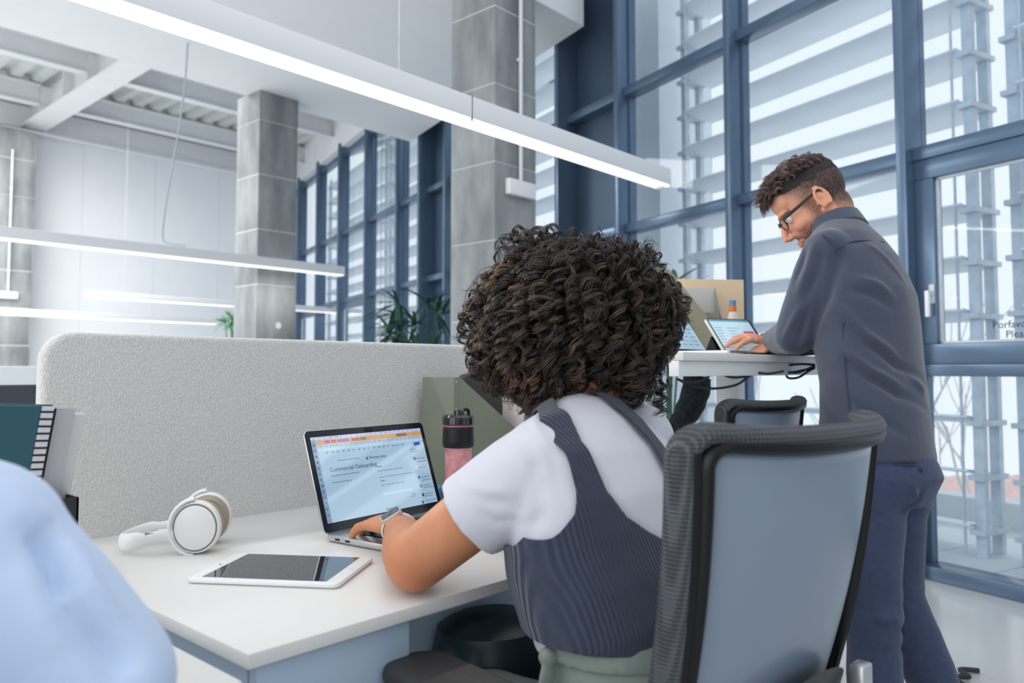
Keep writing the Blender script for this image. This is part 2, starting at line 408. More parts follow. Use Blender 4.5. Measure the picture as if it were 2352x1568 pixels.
# window sashes that open
k=0
for a,b_ in ((-1.17,.08),(8.74,10.08),(11.4,12.75)):
    k+=1; w=struct(empty('window_%d'%k,F0+FA*(a+mw),FT)); wd_=b_-a-mw
    fr=MB(); z0,z1=1.09,2.155; fw=.105
    fr.box(0,wd_,.0,.075,z0,z0+fw); fr.box(0,wd_,0,.075,z1-fw,z1); fr.box(0,fw,0,.075,z0+fw,z1-fw); fr.box(wd_-fw,wd_,0,.075,z0+fw,z1-fw)
    new('window_frame',fr,M_frame,w,bevel=.005)
    fr=MB(); g=fw-.004; fr.box(g,wd_-g,.03,.05,z0+g,z0+g+.016); fr.box(g,g+.016,.03,.05,z0+g,z1-g); fr.box(wd_-g-.016,wd_-g,.03,.05,z0+g,z1-g); fr.box(g,wd_-g,.03,.05,z1-g-.016,z1-g)
    new('glazing_bead',fr,M_galv,w)
    new('glass_pane',MB().box(fw,wd_-fw,.02,.026,z0+fw,z1-fw),M_glass,w)
    h=MB(); h.box(wd_-.100,wd_-.070,.075,.083,1.40,1.50); h.box(wd_-.097,wd_-.073,.083,.125,1.44,1.465); 
    hh=new('handle',h,M_galv,w,bevel=.004); new('lever',MB().box(wd_-.097,wd_-.075,.11,.128,1.33,1.465),M_white,hh,bevel=.005)
    if k==1:
        M_=frame((.84,.029,1.262),(-1,0,0),(0,0,1))
        text('lettering','Porfavor,',.05,M_,M_black,w,align='LEFT'); text('lettering','Please',.05,frame((.78,.029,1.215),(-1,0,0),(0,0,1)),M_black,w)

# ================================================================== outside: louvres, terrace, roof, trees
segs=[(-9.0,-6.4),(-6.1,-3.25),(-2.95,-.06),(.27,2.66),(3.62,6.75),(7.1,9.9),(10.2,13.4)]
labs=['white horizontal sun louvres outside the nearest glazing, right of the picture','white sun louvres outside the right hand casement window',
 'white sun louvres at the right edge of the picture behind the window lettering','white sun louvres outside the panes behind the standing man','white sun louvres seen between the middle pillar and the dark steel panel',
 'white sun louvres behind the palm plant and the middle pillar','furthest white sun louvres in the corner by the far wall']
zl=[3.29+.313*k for k in range(-10,6)]
for (a,b_),lb in zip(segs,labs):
    t=thing('sun_louvre_screen',lb,'louvre screen',F0+FA*a,FT,'sun louvre screens'); Lw=b_-a
    bl=MB().prism([(-.65,.0),(-.66,.012),(-.98,-.038),(-.98,-.052),(-.66,-.006)],0,Lw,Matrix(((0,0,1,0),(1,0,0,0),(0,1,0,0),(0,0,0,1))))
    first=None
    for z in zl:
        if first is None: first=new('louvre_blade',bl,M_louv,t); first.location.z=z
        else: o=first.copy(); COL.objects.link(o); o.parent=t; o.location.z=z
    for xx in (.03,Lw-.03):
        r=MB(); r.cyl((xx,-.66,0),(xx,-.66,4.9),.008,seg=8); new('rod',r,M_galv,t,smooth=True)
    for xx,dx in ((-.04,1),(Lw+.04,-1)):
        for yy in (-.90,-.74): new('post',MB().box(xx-.03,xx+.03,yy,yy+.04,-.1,5),M_galv,t)
        q=MB()
        for z in zl: q.box(xx-.045,xx+.045,-.92,-.66,z-.05,z-.02)
        new('bracket',q,M_galv,t)['kind']='stuff'
b=MB().box(2.93,3.55,-1.25,-.62,-.1,5.2); 
struct(new('trim_9',b,M_louv,loc=F0,rz=FT))
# terrace of square tiles
te=struct(empty('floor_terrace',F0,FT)); te.name='floor'
for i in range(-16,30):
    for j in range(3):
        if i>16 and j: continue
        new('tile',MB().box(i*.45+.004,i*.45+.446,-.5-j*.45,-.054-j*.45,-.06,-.02),M_tile,te)
new('slab',MB().box(-9,14.5,-2.0,-.05,-.2,-.062),M_grout,te)
new('parapet',MB().box(-9,14.5,-2.1,-1.9,-.2,.12),M_tile,te)
# neighbouring roof
def hx(px,py,f): return PF(px,py,f)
RX=W(6.55,11.5,0)
ro=thing('neighbour_roof','pale red tiled roof of a low building outside, right of the standing man','building',(RX.x,RX.y,-2.05),HEAD-PI/2+R(6))
b=MB()
for i in range(40): b.loft([(i*.25,0,0),(i*.25,5.5,.75)],[(.14,.06),(.14,.06)],(1,0,0),6)
new('roof',b,M_roof,ro,smooth=True); new('wall',MB().box(.2,9.6,.3,5.2,-4,-.05),M_tile,ro); new('eaves',MB().box(0,9.8,-.1,.05,-.22,-.05),M_louv,ro)
def branchy(base, h, sd, label):
    r=random.Random(sd); b=MB()
    def br(p,d,l,rad,dep):
        q=p+d*l; b.loft([p,(p+q)/2+V((r.uniform(-.05,.05),r.uniform(-.05,.05),0))*l,q],[rad,rad*.85,rad*.65],None,5)
        if dep:
            for _ in range(3): br(q-d*l*r.uniform(0,.4),(d+V((r.uniform(-.7,.7),r.uniform(-.7,.7),r.uniform(-.1,.5)))).normalized(),l*r.uniform(.6,.8),rad*.6,dep-1)
    br(V((0,0,0)),V((0,0,1)),h*.4,.035,3)
    return tag(new('bare_tree',b,M_bark,loc=base),label,'tree',)
branchy(W(5.6,9.5,-3),5.2,3,'thin leafless tree outside the lower right window')
branchy(W(3.6,9.0,-3),5.0,8,'thin leafless tree outside behind the standing man')

# ================================================================== hanging linear lamps
def lamp(y, z, x0, x1, label, cables=(), sensor=True, power=20):
    t=thing('pendant_lamp',label,'lamp',(x0,y,z),0,'linear pendant lamps'); Lw=x1-x0
    new('housing',MB().box(0,Lw,0,.087,.012,.10),M_lampw,t,bevel=.003)
    new('diffuser',MB().box(.01,Lw-.01,.004,.083,0,.014),M_lampe,t)
    new('end_cap',MB().box(-.004,.008,-.001,.088,.0,.101),M_lampw,t,bevel=.002); new('end_cap',MB().box(Lw-.008,Lw+.004,-.001,.088,.0,.101),M_lampw,t,bevel=.002)
    if sensor: new('sensor',MB().lathe([(.02,-.012),(.026,0),(.026,.01)],16,Matrix.Translation((Lw-.04,.043,0))),M_white,t,smooth=True)
    if Lw>4.8 and y<3: new('seam',MB().box(3.37,3.373,-.001,.088,.0,.1005),M_black,t)
    for c in cables:
        new('suspension_wire',MB().cyl((c,.043,.1),(c,.043,(3.93 if 3.85<y<7.47 else 5.33)-z),.002,seg=6),M_galv,t)
    l=area('lamp_light',(x0+Lw/2,y+.043,z-.01),(0,0,0),Lw*.95,.07,power,(1,.97,.92)); l.parent=None
    return t
lamp(2.175,2.05,-1.2,3.69,'large white linear pendant lamp across the top of the picture',(.9,3.03),power=13)
l2=lamp(6.8,2.05,-.8,4.9,'white linear pendant lamp crossing in front of the left pillar',(2.0,),power=22)
lamp(11.4,2.05,4.0,8.6,'distant white linear pendant lamp, upper one before the far wall',(.5,3.6),power=6)
lamp(12.7,1.84,-1,6.55,'lowest distant white linear pendant lamp before the far wall',(4.0,),power=6)
pts=[PF(432,85,6.75),PF(425,190,6.72),PF(412,290,6.7),PF(393,400,6.68),PF(378,490,6.66),PF(374,545,6.66),PF(385,558,6.66),PF(425,564,6.66)]
tag(new('power_cable',MB().tube(pts,.008,6,sub=5),mat('grey_cable',(176,182,190),.6),smooth=True),'grey power cable drooping from the ceiling slab to the second lamp','cable')
# ================================================================== desks and partition
M_top=mat('white_laminate',(222,221,219),.42,var=.015,vs=5)
M_edge=mat('white_edge',(214,214,212),.5)
M_leg=mat('light_grey_metal',(186,200,214),.4)
M_drawer=mat('pale_blue_grey_metal',(172,192,212),.45,var=.04,vs=2)
M_felt=weave(mat('light_grey_felt',(226,225,223),.95,c2=(204,204,203),vs=420,sheen=.3,bump=.6,bs=300,stretch=(1,1,.5),det=3),170,.5,.001,'X','cross')
desk=thing('desk','white desk in front of the seated woman, with laptop, tablet and headphones on it','desk',(.47,.825,0))
new('desk_top',MB().box(0,1.19,0,.80,.722,.74),M_top,desk,bevel=.002)
for x,y in ((.06,.72),(1.13,.06),(1.13,.74),(.62,.40)): new('leg',MB().box(x-.025,x+.025,y-.025,y+.025,.0,.70),M_leg,desk,bevel=.003)
new('cross_bar',MB().box(.05,1.14,.70,.74,.67,.72).box(.05,1.14,.05,.09,.70,.722).box(.04,.08,.05,.74,.69,.722),M_leg,desk,bevel=.002)
dr=thing('drawer_unit','pale blue-grey drawer unit mounted under the white desk','drawer unit',(.485,.845,0))
new('body',MB().box(0,.235,0.012,.60,.625,.72),M_drawer,dr,bevel=.003)
d_=new('drawer',MB().box(.002,.233,-.008,.010,.627,.718),M_drawer,dr,bevel=.003)
dr2=thing('drawer_unit','pale grey pedestal standing under the middle of the white desk','drawer unit',(.745,.93,0))
new('body',MB().box(0,.36,.012,.60,.08,.70),M_drawer,dr2,bevel=.003)
for z0,z1 in ((.62,.697),(.40,.616),(.085,.396)):
    q=new('drawer',MB().box(.004,.356,-.006,.01,z0,z1),M_drawer,dr2,bevel=.003)
desk2=thing('desk','white desk at the bottom left corner beside the person in pale blue','desk',(-1.18,.76,0))
new('desk_top',MB().box(0,1.607,0,.80,.722,.74),M_top,desk2,bevel=.002)
for x,y in ((.06,.06),(1.55,.06),(.06,.74),(1.55,.74)): new('leg',MB().box(x-.025,x+.025,y-.025,y+.025,.0,.72),M_leg,desk2,bevel=.003)
new('cross_bar',MB().box(.05,1.55,.70,.74,.67,.72),M_leg,desk2)
# felt screen with rounded corners
def rrect(x0,x1,z0,z1,r,n=6,corners=(1,1,1,1)):
    o=[]
    for k,(cx,cz,a) in enumerate(((x1-r,z1-r,0),(x0+r,z1-r,90),(x0+r,z0+r,180),(x1-r,z0+r,270))):
        if corners[k]:
            for i in range(n+1): q=R(a+90*i/n); o.append((cx+r*math.cos(q),cz+r*math.sin(q)))
        else: o.append(((x1,z1),(x0,z1),(x0,z0),(x1,z0))[k])
    return o
XZ=Matrix(((1,0,0,0),(0,0,1,0),(0,1,0,0),(0,0,0,1)))
sc=thing('desk_screen','light grey felt desk screen with rounded corners behind the headphones and laptop','partition',(.49,1.60,0))
me_=MB().prism(rrect(0,1.135,.42,1.132,.055),0,.045,XZ)
new('felt_panel',me_,M_felt,sc,bevel=.012,seg=3)
new('bracket',MB().box(.2,.26,.045,.06,.6,.78),M_leg,sc); new('bracket',MB().box(.9,.96,.045,.06,.6,.78),M_leg,sc)

# ================================================================== standing desk
sd_=thing('standing_desk','white height-adjustable desk the bearded man leans on','desk',(1.66,.95,0))
new('desk_top',MB().box(0,1.2,0,.80,1.083,1.104),M_top,sd_,bevel=.002)
new('beam',MB().box(.0,1.18,.012,.04,1.045,1.083),M_steelw,sd_,bevel=.002)
for x in (.42,1.0):
    new('column',MB().box(x-.035,x+.035,.34,.42,.55,1.05),M_steelw,sd_,bevel=.003); new('lower_column',MB().box(x-.045,x+.045,.33,.43,.03,.62),M_steelw,sd_,bevel=.003); new('foot',MB().box(x-.04,x+.04,.05,.72,0,.03),M_steelw,sd_,bevel=.006)
# cables hanging under it
M_cab=mat('black_cable',(30,38,48),.5)
def cable(pp,f,label,r=.0035):
    return tag(new('cable',MB().tube([PF(x,y,f+(q[0] if q else 0)) for x,y,*q in pp],r,6,sub=6),M_cab,smooth=True),label,'cable')
cable([(1872,838),(1840,836),(1808,840),(1802,850),(1830,856),(1862,844),(1872,842)],2.36,'coiled black cable under the standing desk, upper loop beside the man')
cable([(1872,844),(1835,852),(1808,858),(1812,868),(1835,866),(1860,850),(1870,846)],2.355,'black cable under the standing desk, lower loop beside the man')
cable([(1800,852),(1765,858),(1735,856),(1715,868),(1690,884),(1640,892),(1590,886),(1560,872)],2.2,'long black cable sagging under the standing desk beside the curly hair')
cable([(1725,862),(1700,866),(1680,866),(1660,860)],2.2,'short black cable end under the standing desk beam')
cable([(1630,862),(1610,874),(1580,878),(1555,870)],2.1,'short black cable above the black bag')
# black speckled thing hanging there
M_fur=mat('black_speckled_fabric',(20,24,30),.8,c2=(48,56,66),vs=90,bump=.4,bs=90)
b=MB(); b.loft([PF(1603,864,2.5),PF(1598,900,2.5),PF(1588,930,2.5),PF(1570,962,2.5),PF(1552,990,2.5),PF(1535,1040,2.5)],[.045,.048,.043,.040,.040,.042],None,14)
me=blob(b,.008,5); wrinkle(me,.006,(20,20,20)); 
tag(link('coat_sleeve',me,M_fur),'black speckled coat sleeve hanging below the standing desk, right of the curly hair','clothing')

# ================================================================== laptops and tablets
M_alu=mat('aluminium',(196,196,198),.32,metal=.75,spec=.5)
M_scrb=mat('screen_border',(14,16,24),.08,spec=.6)
def scr(name,c,e=.62): return mat(name,tuple(v*.5 for v in c) if False else c,.05,emit=e*.62,spec=.8,coat=.5)
M_scr=scr('screen_document',(156,184,204),.55)
def laptop(name,label,loc,rz,w,d,lid,tilt):
    """origin = middle of the hinge on the table, -y towards the user"""
    t=thing(name,label,'laptop',loc,rz)
    new('base',MB().prism(rrect(-w/2,w/2,-d,0,.012,4),.003,.014),M_alu,t,bevel=.0015)
    new('keyboard_well',MB().box(-w*.40,w*.40,-d*.60,-d*.12,.0138,.0145),M_black,t)
    kb=MB(); r_,c_=6,14
    for i in range(r_):
        for j in range(c_):
            x0=-w*.395+j*w*.79/c_; y0=-d*.595+i*d*.47/r_; kb.box(x0+.001,x0+w*.79/c_-.0015,y0+.001,y0+d*.47/r_-.0015,.0145,.0158)
    o=new('keys',kb,M_black,t); o['kind']='stuff'
    new('trackpad',MB().box(-w*.18,w*.18,-d*.97,-d*.64,.0138,.0144),mat('trackpad',(180,180,184),.3,metal=.5),t,bevel=.0003)
    po=MB(); 
    for y in (-.035,-.062): po.box(-w/2-.0006,-w/2+.002,y-.006,y+.006,.006,.0095)
    new('port',po,M_black,t)
    L_=new('lid',MB().prism(rrect(-w/2,w/2,0,lid,.010,4),-.005,0,Matrix(((1,0,0,0),(0,0,-1,0),(0,1,0,0),(0,0,0,1)))),M_alu,t,bevel=.001)
    L_.location=(0,0,.013); L_.rotation_euler=(-tilt,0,0)
    return t,L_
lp,lid=laptop('laptop','silver laptop open before the seated woman, showing a document',(1.035,1.275,.74),R(6.4),.338,.235,.200,R(19))
# screen face lives on the lid: local x right, z up, y towards the back, front face at y = 0
w=.338; h_=.200
def face(name,x0,x1,z0,z1,m,par,y=-.0004,wd=.338):
    return new(name,MB().box(-wd/2+x0,-wd/2+x1,y-.0003,y,z0,z1),m,par)
# lid mesh was built with y from 0 to .005 ; the viewer looks from -y
new('bezel',MB().prism(rrect(-w/2+.001,w/2-.001,.001,h_-.001,.009,4),-.0003,.0,Matrix(((1,0,0,0),(0,0,1,-.0003),(0,1,0,0),(0,0,0,1)))),M_scrb,lid)
scn=face('display',.012,w-.012,.018,h_-.014,M_scr,lid,-.0006)
C_=[('menu',(196,190,216)),('tabs',(206,150,86)),('tool',(172,186,196)),('purple',(150,96,214)),('red',(196,62,70)),('green',(60,130,96)),('blue',(40,62,160)),('dark',(40,48,66)),('teal',(30,120,130)),('pale',(176,206,224)),('lineg',(70,92,116)),('dock',(118,140,168))]
MS={n:scr('ui_'+n,c,.5) for n,c in C_}
def ui(a,b_,c,d,m): # fractions of the display, origin top left
    W0=w-.024; H0=h_-.032; x0=.012+a*W0; x1=.012+b_*W0; z1=h_-.014-c*H0; z0=h_-.014-d*H0
    b=MB().box(-w/2+x0,-w/2+x1,-.0012,-.0008,z0,z1); return new('screen_content',b,MS[m],scn)
ui(0,1,0,.035,'menu'); ui(0,.035,.035,1,'dock'); ui(.04,1,.04,.095,'tabs'); ui(.04,1,.10,.135,'tool'); ui(.04,1,.14,.17,'pale')
ui(.11,.15,.05,.085,'purple'); ui(.16,.20,.05,.085,'red'); ui(.21,.31,.05,.085,'purple'); ui(.33,.40,.05,.085,'red'); ui(.41,.46,.05,.085,'green'); ui(.75,.85,.05,.085,'dark')
ui(.90,.96,.185,.225,'blue'); ui(.42,.44,.30,.335,'teal'); ui(.86,.88,.38,.42,'blue'); ui(.86,.88,.50,.53,'pale'); ui(.86,.88,.63,.67,'blue'); ui(.86,.88,.745,.785,'teal'); ui(.86,.88,.86,.90,'dark'); ui(.84,.86,.955,.99,'dark')
ui(.50,.78,.77,.80,'pale')
rr=random.Random(4)
ln=MB()
def line(a,b_,y,hh=.006):
    W0=w-.024; H0=h_-.032; ln.box(-w/2+.012+a*W0,-w/2+.012+b_*W0,-.0012,-.0008,h_-.014-(y+hh)*H0,h_-.014-y*H0)
for a,b_,y in ((.10,.34,.47),(.10,.26,.55),(.18,.36,.30),(.50,.74,.49),(.50,.82,.57),(.50,.72,.67),(.89,.98,.40),(.89,.99,.44),(.89,.97,.52),(.89,.98,.65),(.89,.99,.69),(.89,.97,.76),(.89,.99,.79),(.89,.98,.87),(.89,.96,.90),(.88,.99,.96),(.84,.90,.27),(.84,.93,.30),(.75,.8,.84),(.75,.79,.87)):
    x=a
    while x<b_: e=min(x+rr.uniform(.012,.03),b_); line(x,e,y,.008); x=e+.005
for i in range(22): line(.06+i*.042,.06+i*.042+rr.uniform(.012,.03),.112,.008); line(.02+i*.044,.02+i*.044+rr.uniform(.01,.028),.012,.01)
for i in range(16): line(.1+i*.045,.11+i*.045+rr.uniform(0,.01),.19+0*i,.012)
for i in range(13): line(.008,.026,.08+i*.068,.028)
o=new('text_line',ln,MS['lineg'],scn); o['kind']='stuff'
def stext(s,a,y,size,m='dark'):
    W0=w-.024; H0=h_-.032
    text('lettering',s,size,frame((-w/2+.012+a*W0,-.0012,h_-.014-y*H0),(1,0,0),(0,0,1)),MS[m],scn,.0001)
stext('Commercial Onboarding',.10,.425,.0125); stext('Meeting notes',.45,.33,.0085); stext('Goals',.50,.45,.006); stext('Tasks',.50,.63,.006); stext('Action items',.5,.985,.0075)
new('camera_notch',MB().box(-.012,.012,-.001,-.0004,h_-.012,h_-.003),M_black,lid)

lp2,lid2=laptop('laptop','silver laptop on the standing desk, half hidden by the curly hair',(*W(.56,2.50).to_2d(),1.104),R(3),.31,.21,.205,R(34))
w=.31; h_=.205
new('bezel',MB().box(-w/2+.001,w/2-.001,-.0006,-.0002,.001,h_-.001),M_scrb,lid2)
s2=new('display',MB().box(-w/2+.008,w/2-.008,-.001,-.0007,.012,h_-.01),scr('screen_pale',(178,206,222),.55),lid2)
ln=MB()
for i in range(9): 
    for k in range(6): ln.box(-w/2+.02+k*.045,-w/2+.02+k*.045+rr.uniform(.01,.04),-.0016,-.0012,.03+i*.016,.032+i*.016)
new('text_line',ln,MS['lineg'],s2)['kind']='stuff'
new('screen_content',MB().box(-w/2+.02,w/2-.02,-.0016,-.0012,.118,.120),MS['teal'],s2)

# tablet lying flat
ta=thing('tablet','white tablet lying flat on the desk with its dark screen up','tablet',(*W(-.361,1.2625).to_2d(),.74),R(-55.8))
def disc(r,z0,z1,c=(0,0)): return [ (r,z0),(r,z1)]
new('body',MB().prism(rrect(-.12,.12,-.0848,.0848,.012,5),.001,.0085),M_white,ta,bevel=.003,seg=3)
new('screen',MB().box(-.098,.098,-.0745,.0745,.0083,.0089),mat('dark_screen',(24,28,34),.04,spec=.9,coat=.6),ta)
new('camera_lens',MB().lathe([(.002,.0084),(.002,.0089)],10,Matrix.Translation((-.109,.0,0))),M_black,ta)
new('home_button',MB().lathe([(.0065,.0084),(.0065,.0087)],20,Matrix.Translation((.109,0,0))),mat('button_ring',(222,222,224),.3),ta)
# tablet standing up at the standing desk
TB=PF(1722,806,2.43); TB.z=1.106
t2=thing('tablet','dark-framed tablet propped upright before the bearded man, screen lit','tablet',TB,HEAD-PI/2+R(26))
w=.182; h_=.152
tb=new('tablet_body',MB().prism(rrect(-w/2,w/2,0,h_,.010,4),0,.007,Matrix(((1,0,0,0),(0,0,1,0),(0,1,0,0),(0,0,0,1)))),M_black,t2,bevel=.001); tb.location=(0,0,.003); tb.rotation_euler=(-R(40),R(0),0)
new('light_edge',MB().box(-w/2-.003,-w/2,-.001,.008,.0,h_-.006),mat('cover_white',(226,226,218),.5),tb)
s3=new('display',MB().box(-w/2+.006,w/2-.012,-.0008,-.0002,.012,h_-.006),scr('screen_pale',(178,206,222),.55),tb)
new('screen_content',MB().box(-w/2+.006,w/2-.012,-.0014,-.001,h_-.014,h_-.006),MS['teal'],s3)
new('screen_content',MB().box(.03,.072,-.0014,-.001,.078,.097),scr('ui_alert',(190,40,36),.5),s3)
ln=MB(); 
for i in range(8): ln.box(-.03,rr.uniform(-.005,.02),-.0014,-.001,.025+i*.012,.0265+i*.012); ln.box(-.08,rr.uniform(-.06,-.045),-.0014,-.001,.025+i*.012,.0265+i*.012)
new('text_line',ln,MS['lineg'],s3)['kind']='stuff'
new('stand',MB().add([(-.08,.045,.0),(.08,.045,0),(.08,.12,0),(-.08,.12,0),(-.08,.085,.06),(.08,.085,.06)],[(0,1,2,3),(0,4,5,1),(2,5,4,3),(0,3,4),(1,5,2)]),M_black,t2)
kb=new('keyboard',MB().box(-.09,.09,-.10,.012,0,.006),M_black,t2,bevel=.002)

# ================================================================== headphones
M_hp=mat('white_headphone_plastic',(232,231,230),.4); M_pad=mat('beige_cushion',(158,150,132),.7,bump=.1)
hp=thing('headphones','white over-ear headphones with beige cushions lying on the desk','headphones',(.680,1.385,.741),R(-37.7))
def ycyl(prof,c,tilt=0,seg=40,sx=1,sz=1):
    # revolve around local y ; prof (r, y)
    M=Matrix.Translation(c)@Matrix.Rotation(tilt,4,'Z')@Matrix(((sx,0,0,0),(0,0,1,0),(0,sz,0,0),(0,0,0,1)))
    return MB().lathe(prof,seg,M)
for s in (-1,1):
    c=(0.012,s*.047,.046)
    cup=new('ear_cup',ycyl([(.030,-.012*s),(.042,-.010*s),(.046,0),(.044,.010*s),(.030,.017*s),(.010,.0185*s)],c,R(6*s),sx=.92,sz=1),M_hp,hp,smooth=True)
    new('ear_cushion',ycyl([(.022,-.030*s),(.036,-.031*s),(.042,-.024*s),(.042,-.014*s),(.036,-.010*s)],c,R(6*s),sx=.92,sz=1),M_pad,hp,smooth=True)
    new('cup_seam',ycyl([(.0395,.0128*s),(.0412,.0118*s)],c,R(6*s),sx=.92,sz=1),mat('seam_grey',(120,118,116),.5),hp)
    y=MB(); pp=[]
    for i in range(13):
        a=R(95+170*i/12); pp.append((c[0]+.046*math.cos(a)*.97, c[1]+s*.004, c[2]+.049*math.sin(a)))
    y.loft(pp,[(.009,.004)]*13,(0,1,0),10); new('yoke',y,M_hp,hp,smooth=True)
pp=[]; rr_=[]
for i in range(25):
    a=PI*(i/24); x=-.03-.092*math.sin(a)**.8; y=-.052*math.cos(a)*(1+.25*math.sin(a)); z=.034-.016*math.sin(a)
    pp.append((x,y,z)); rr_.append((.0145 if 3<i<21 else .010,.0055))
new('headband',MB().loft(pp,rr_,(0,0,1),14),M_hp,hp,smooth=True)
for s in (-1,1): new('slider',MB().box(-.052,-.022,s*.052-.0035,s*.052+.0035,.026,.044),M_hp,hp,bevel=.003)
em=MB(); em.box(-.075,-.073,-.0635,-.062,.026,.040).box(-.063,-.061,-.0635,-.062,.026,.040).box(-.075,-.061,-.0635,-.062,.039,.041).box(-.075,-.061,-.0635,-.062,.025,.027)
new('emblem',em,mat('seam_grey',(120,118,116),.5),hp).location=(.004,.007,-.002)

# ================================================================== blender bottle
M_pink=mat('pink_smoothie',(226,168,172),.35,var=.1,vs=60,c2=(206,140,148)); 
bo=thing('bottle','clear bottle of pink smoothie with black lid and sleeve, right of the laptop','bottle',(1.325,1.372,.74))
new('smoothie',MB().lathe([(.024,.004),(.0285,.012),(.031,.03),(.0325,.12),(.0325,.205)],28),M_pink,bo,smooth=True)
new('clear_wall',MB().lathe([(.026,.0),(.031,.008),(.0335,.03),(.0345,.12),(.0345,.2)],28),glassy('clear_plastic',(.97,.93,.93)),bo,smooth=True)
new('sleeve',MB().lathe([(.035,.135),(.0375,.138),(.0385,.150),(.0375,.175),(.0375,.181),(.035,.184)],28),M_black,bo,smooth=True)
new('pink_ring',MB().lathe([(.0365,.185),(.0365,.188)],28),mat('pink_ring',(190,110,120),.4),bo)
ld=new('lid',MB().lathe([(.0375,.189),(.039,.191),(.039,.207),(.034,.213),(.020,.214)],28),mat('glossy_black',(18,20,24),.12,spec=.7),bo,smooth=True)
new('spout',MB().lathe([(.0125,.212),(.0125,.224),(.010,.226)],16,Matrix.Translation((-.010,-.012,0))),mat('glossy_black',(18,20,24),.12),ld,smooth=True)
b=MB().tube([(.0,.0,.214),(.012,-.004,.224),(.026,-.006,.224),(.030,-.006,.214)],.004,8,sub=4); new('carry_loop',b,M_black,ld,smooth=True)

# ================================================================== magazine files
M_file=mat('grey_green_board',(132,138,122),.7,var=.06,vs=6); M_rivet=mat('rivet',(214,212,200),.4,metal=.4)
def magfile(label,loc,rz,w,d,h,hl,m,rivets=True,group=None):
    """tall back at x=0, low lip at x=w ; side faces look along -y and +y"""
    t=thing('magazine_file',label,'magazine file',loc,rz)
    poly=[(0,0),(w,0),(w,hl),(.02,h),(0,h)]; th=.0025
    for y in (0,d-th): new('side',MB().prism(poly,y,y+th,XZ),m,t)
    new('back',MB().box(-.001,.002,0,d,0,h),m,t); new('front',MB().box(w-.002,w,0,d,0,hl),m,t); new('bottom',MB().box(0,w,0,d,0,.003),m,t)
    new('folded_edge',MB().box(-.003,.010,-.002,.0,0,h),m,t)
    if rivets:
        for i in range(5): new('rivet',MB().lathe([(.0025,0),(.0022,.0012),(.001,.0016)],8,Matrix.Translation((.005,-.002,.012+i*(h-.024)/4))@Matrix.Rotation(PI/2,4,'X')),M_rivet,t,smooth=True)
    return t
mf=magfile('grey-green magazine file with riveted edge standing against the felt screen',(1.39,1.455,.74),0,.235,.12,.302,.16,M_file)
b=MB(); b.loft([(1.40,1.52,.76),(1.395,1.52,.95),(1.405,1.52,1.035),(1.43,1.52,1.052),(1.47,1.52,1.05),(1.52,1.52,1.03),(1.55,1.52,.99),(1.56,1.52,.90)],[(.02,.02)]*8,(0,1,0),8)
b=MB().prism([(1.415,.75),(1.60,.75),(1.60,.98),(1.58,1.02),(1.54,1.04),(1.48,1.052),(1.455,1.05),(1.435,1.03),(1.415,.97)],1.475,1.505,XZ)
tag(new('laptop_sleeve',b,mat('charcoal_felt',(66,62,62),.9,bump=.3,bs=120),bevel=.01,seg=3),'charcoal padded sleeve inside the grey-green magazine file','sleeve')
cols=[(226,214,214),(200,130,130),(232,228,226)]
for i,c in enumerate(cols):
    pts=[(1.645+i*.012,1.49+i*.012,.745),(1.64+i*.012,1.49+i*.012,.90),(1.657+i*.012,1.49+i*.012,1.0),(1.685+i*.012,1.49+i*.012,1.045)]
    tag(new('magazine',MB().loft(smoothpath(pts,4),[(.05,.003)]*13,(0,1,0),4),mat('magazine_%d'%i,c,.5)),['curved pale magazine leaning right of the charcoal sleeve, nearest','curved pink magazine leaning behind the pale one','curved white magazine, rearmost beside the charcoal sleeve'][i],'magazine')
nb=thing('notebook','small blue notebook lying on the desk beside the pink bottle','notebook',(1.315,1.43,.741),R(12))
new('cover',MB().box(-.035,.055,-.02,.02,0,.035),mat('blue_cover',(96,160,200),.4),nb,bevel=.001); new('pages',MB().box(-.033,.056,-.018,.018,.003,.032),M_white,nb); new('base_cover',MB().box(-.036,.056,-.021,.021,-.0005,.003),M_black,nb)

# things at the back of the standing desk
def at(px,py,f): p=PF(px,py,f); return p
f_=2.74
fl=magfile('pale olive magazine file standing at the back of the standing desk',(*PF(1530,800,2.66).to_2d(),1.104),R(-14),.26,.10,.30,.10,mat('pale_olive_board',(176,172,148),.7,var=.05),False)
p=PF(1625,640,2.95); 
tag(new('folder',MB().box(-.165,.165,0,.012,0,.30),mat('manila_card',(226,200,166),.7,var=.05),bevel=.002,loc=(*PF(1614,700,2.95).to_2d(),1.104),rz=HEAD-PI/2+R(8)),'large manila cardboard folder standing behind the upright tablet','folder')
tr_=thing('document_tray','grey paper tray standing on end before the manila folder','tray',(*PF(1612,700,2.84).to_2d(),1.104),HEAD-PI/2+R(10))
new('back_plate',MB().box(-.09,.075,.05,.055,0,.262),mat('pale_grey_plastic',(206,206,200),.5),tr_,bevel=.002)
new('side_plate',MB().prism([(-.02,0),(.05,0),(.05,.262),(.02,.20),(-.02,.12)],.072,.076,Matrix(((0,0,1,0),(1,0,0,0),(0,1,0,0),(0,0,0,1)))),mat('mid_grey_plastic',(150,152,146),.5),tr_)
new('shelf',MB().prism(rrect(-.03,.07,0,.165,.02,4,(1,0,0,0)),.0,.01,XZ),mat('khaki_plastic',(158,154,138),.5),tr_)
gb=thing('lotion_bottle','small white bottle with an orange and blue cap before the manila folder','bottle',(*PF(1683,700,2.80).to_2d(),1.104))
new('body',MB().lathe([(.018,0),(.021,.01),(.021,.13),(.016,.155),(.012,.165)],20),mat('milky_plastic',(228,216,204),.35),gb,smooth=True)
new('label',MB().lathe([(.0213,.03),(.0213,.115)],20),mat('label_pink',(220,190,176),.5,var=.2,vs=60),gb,smooth=True)
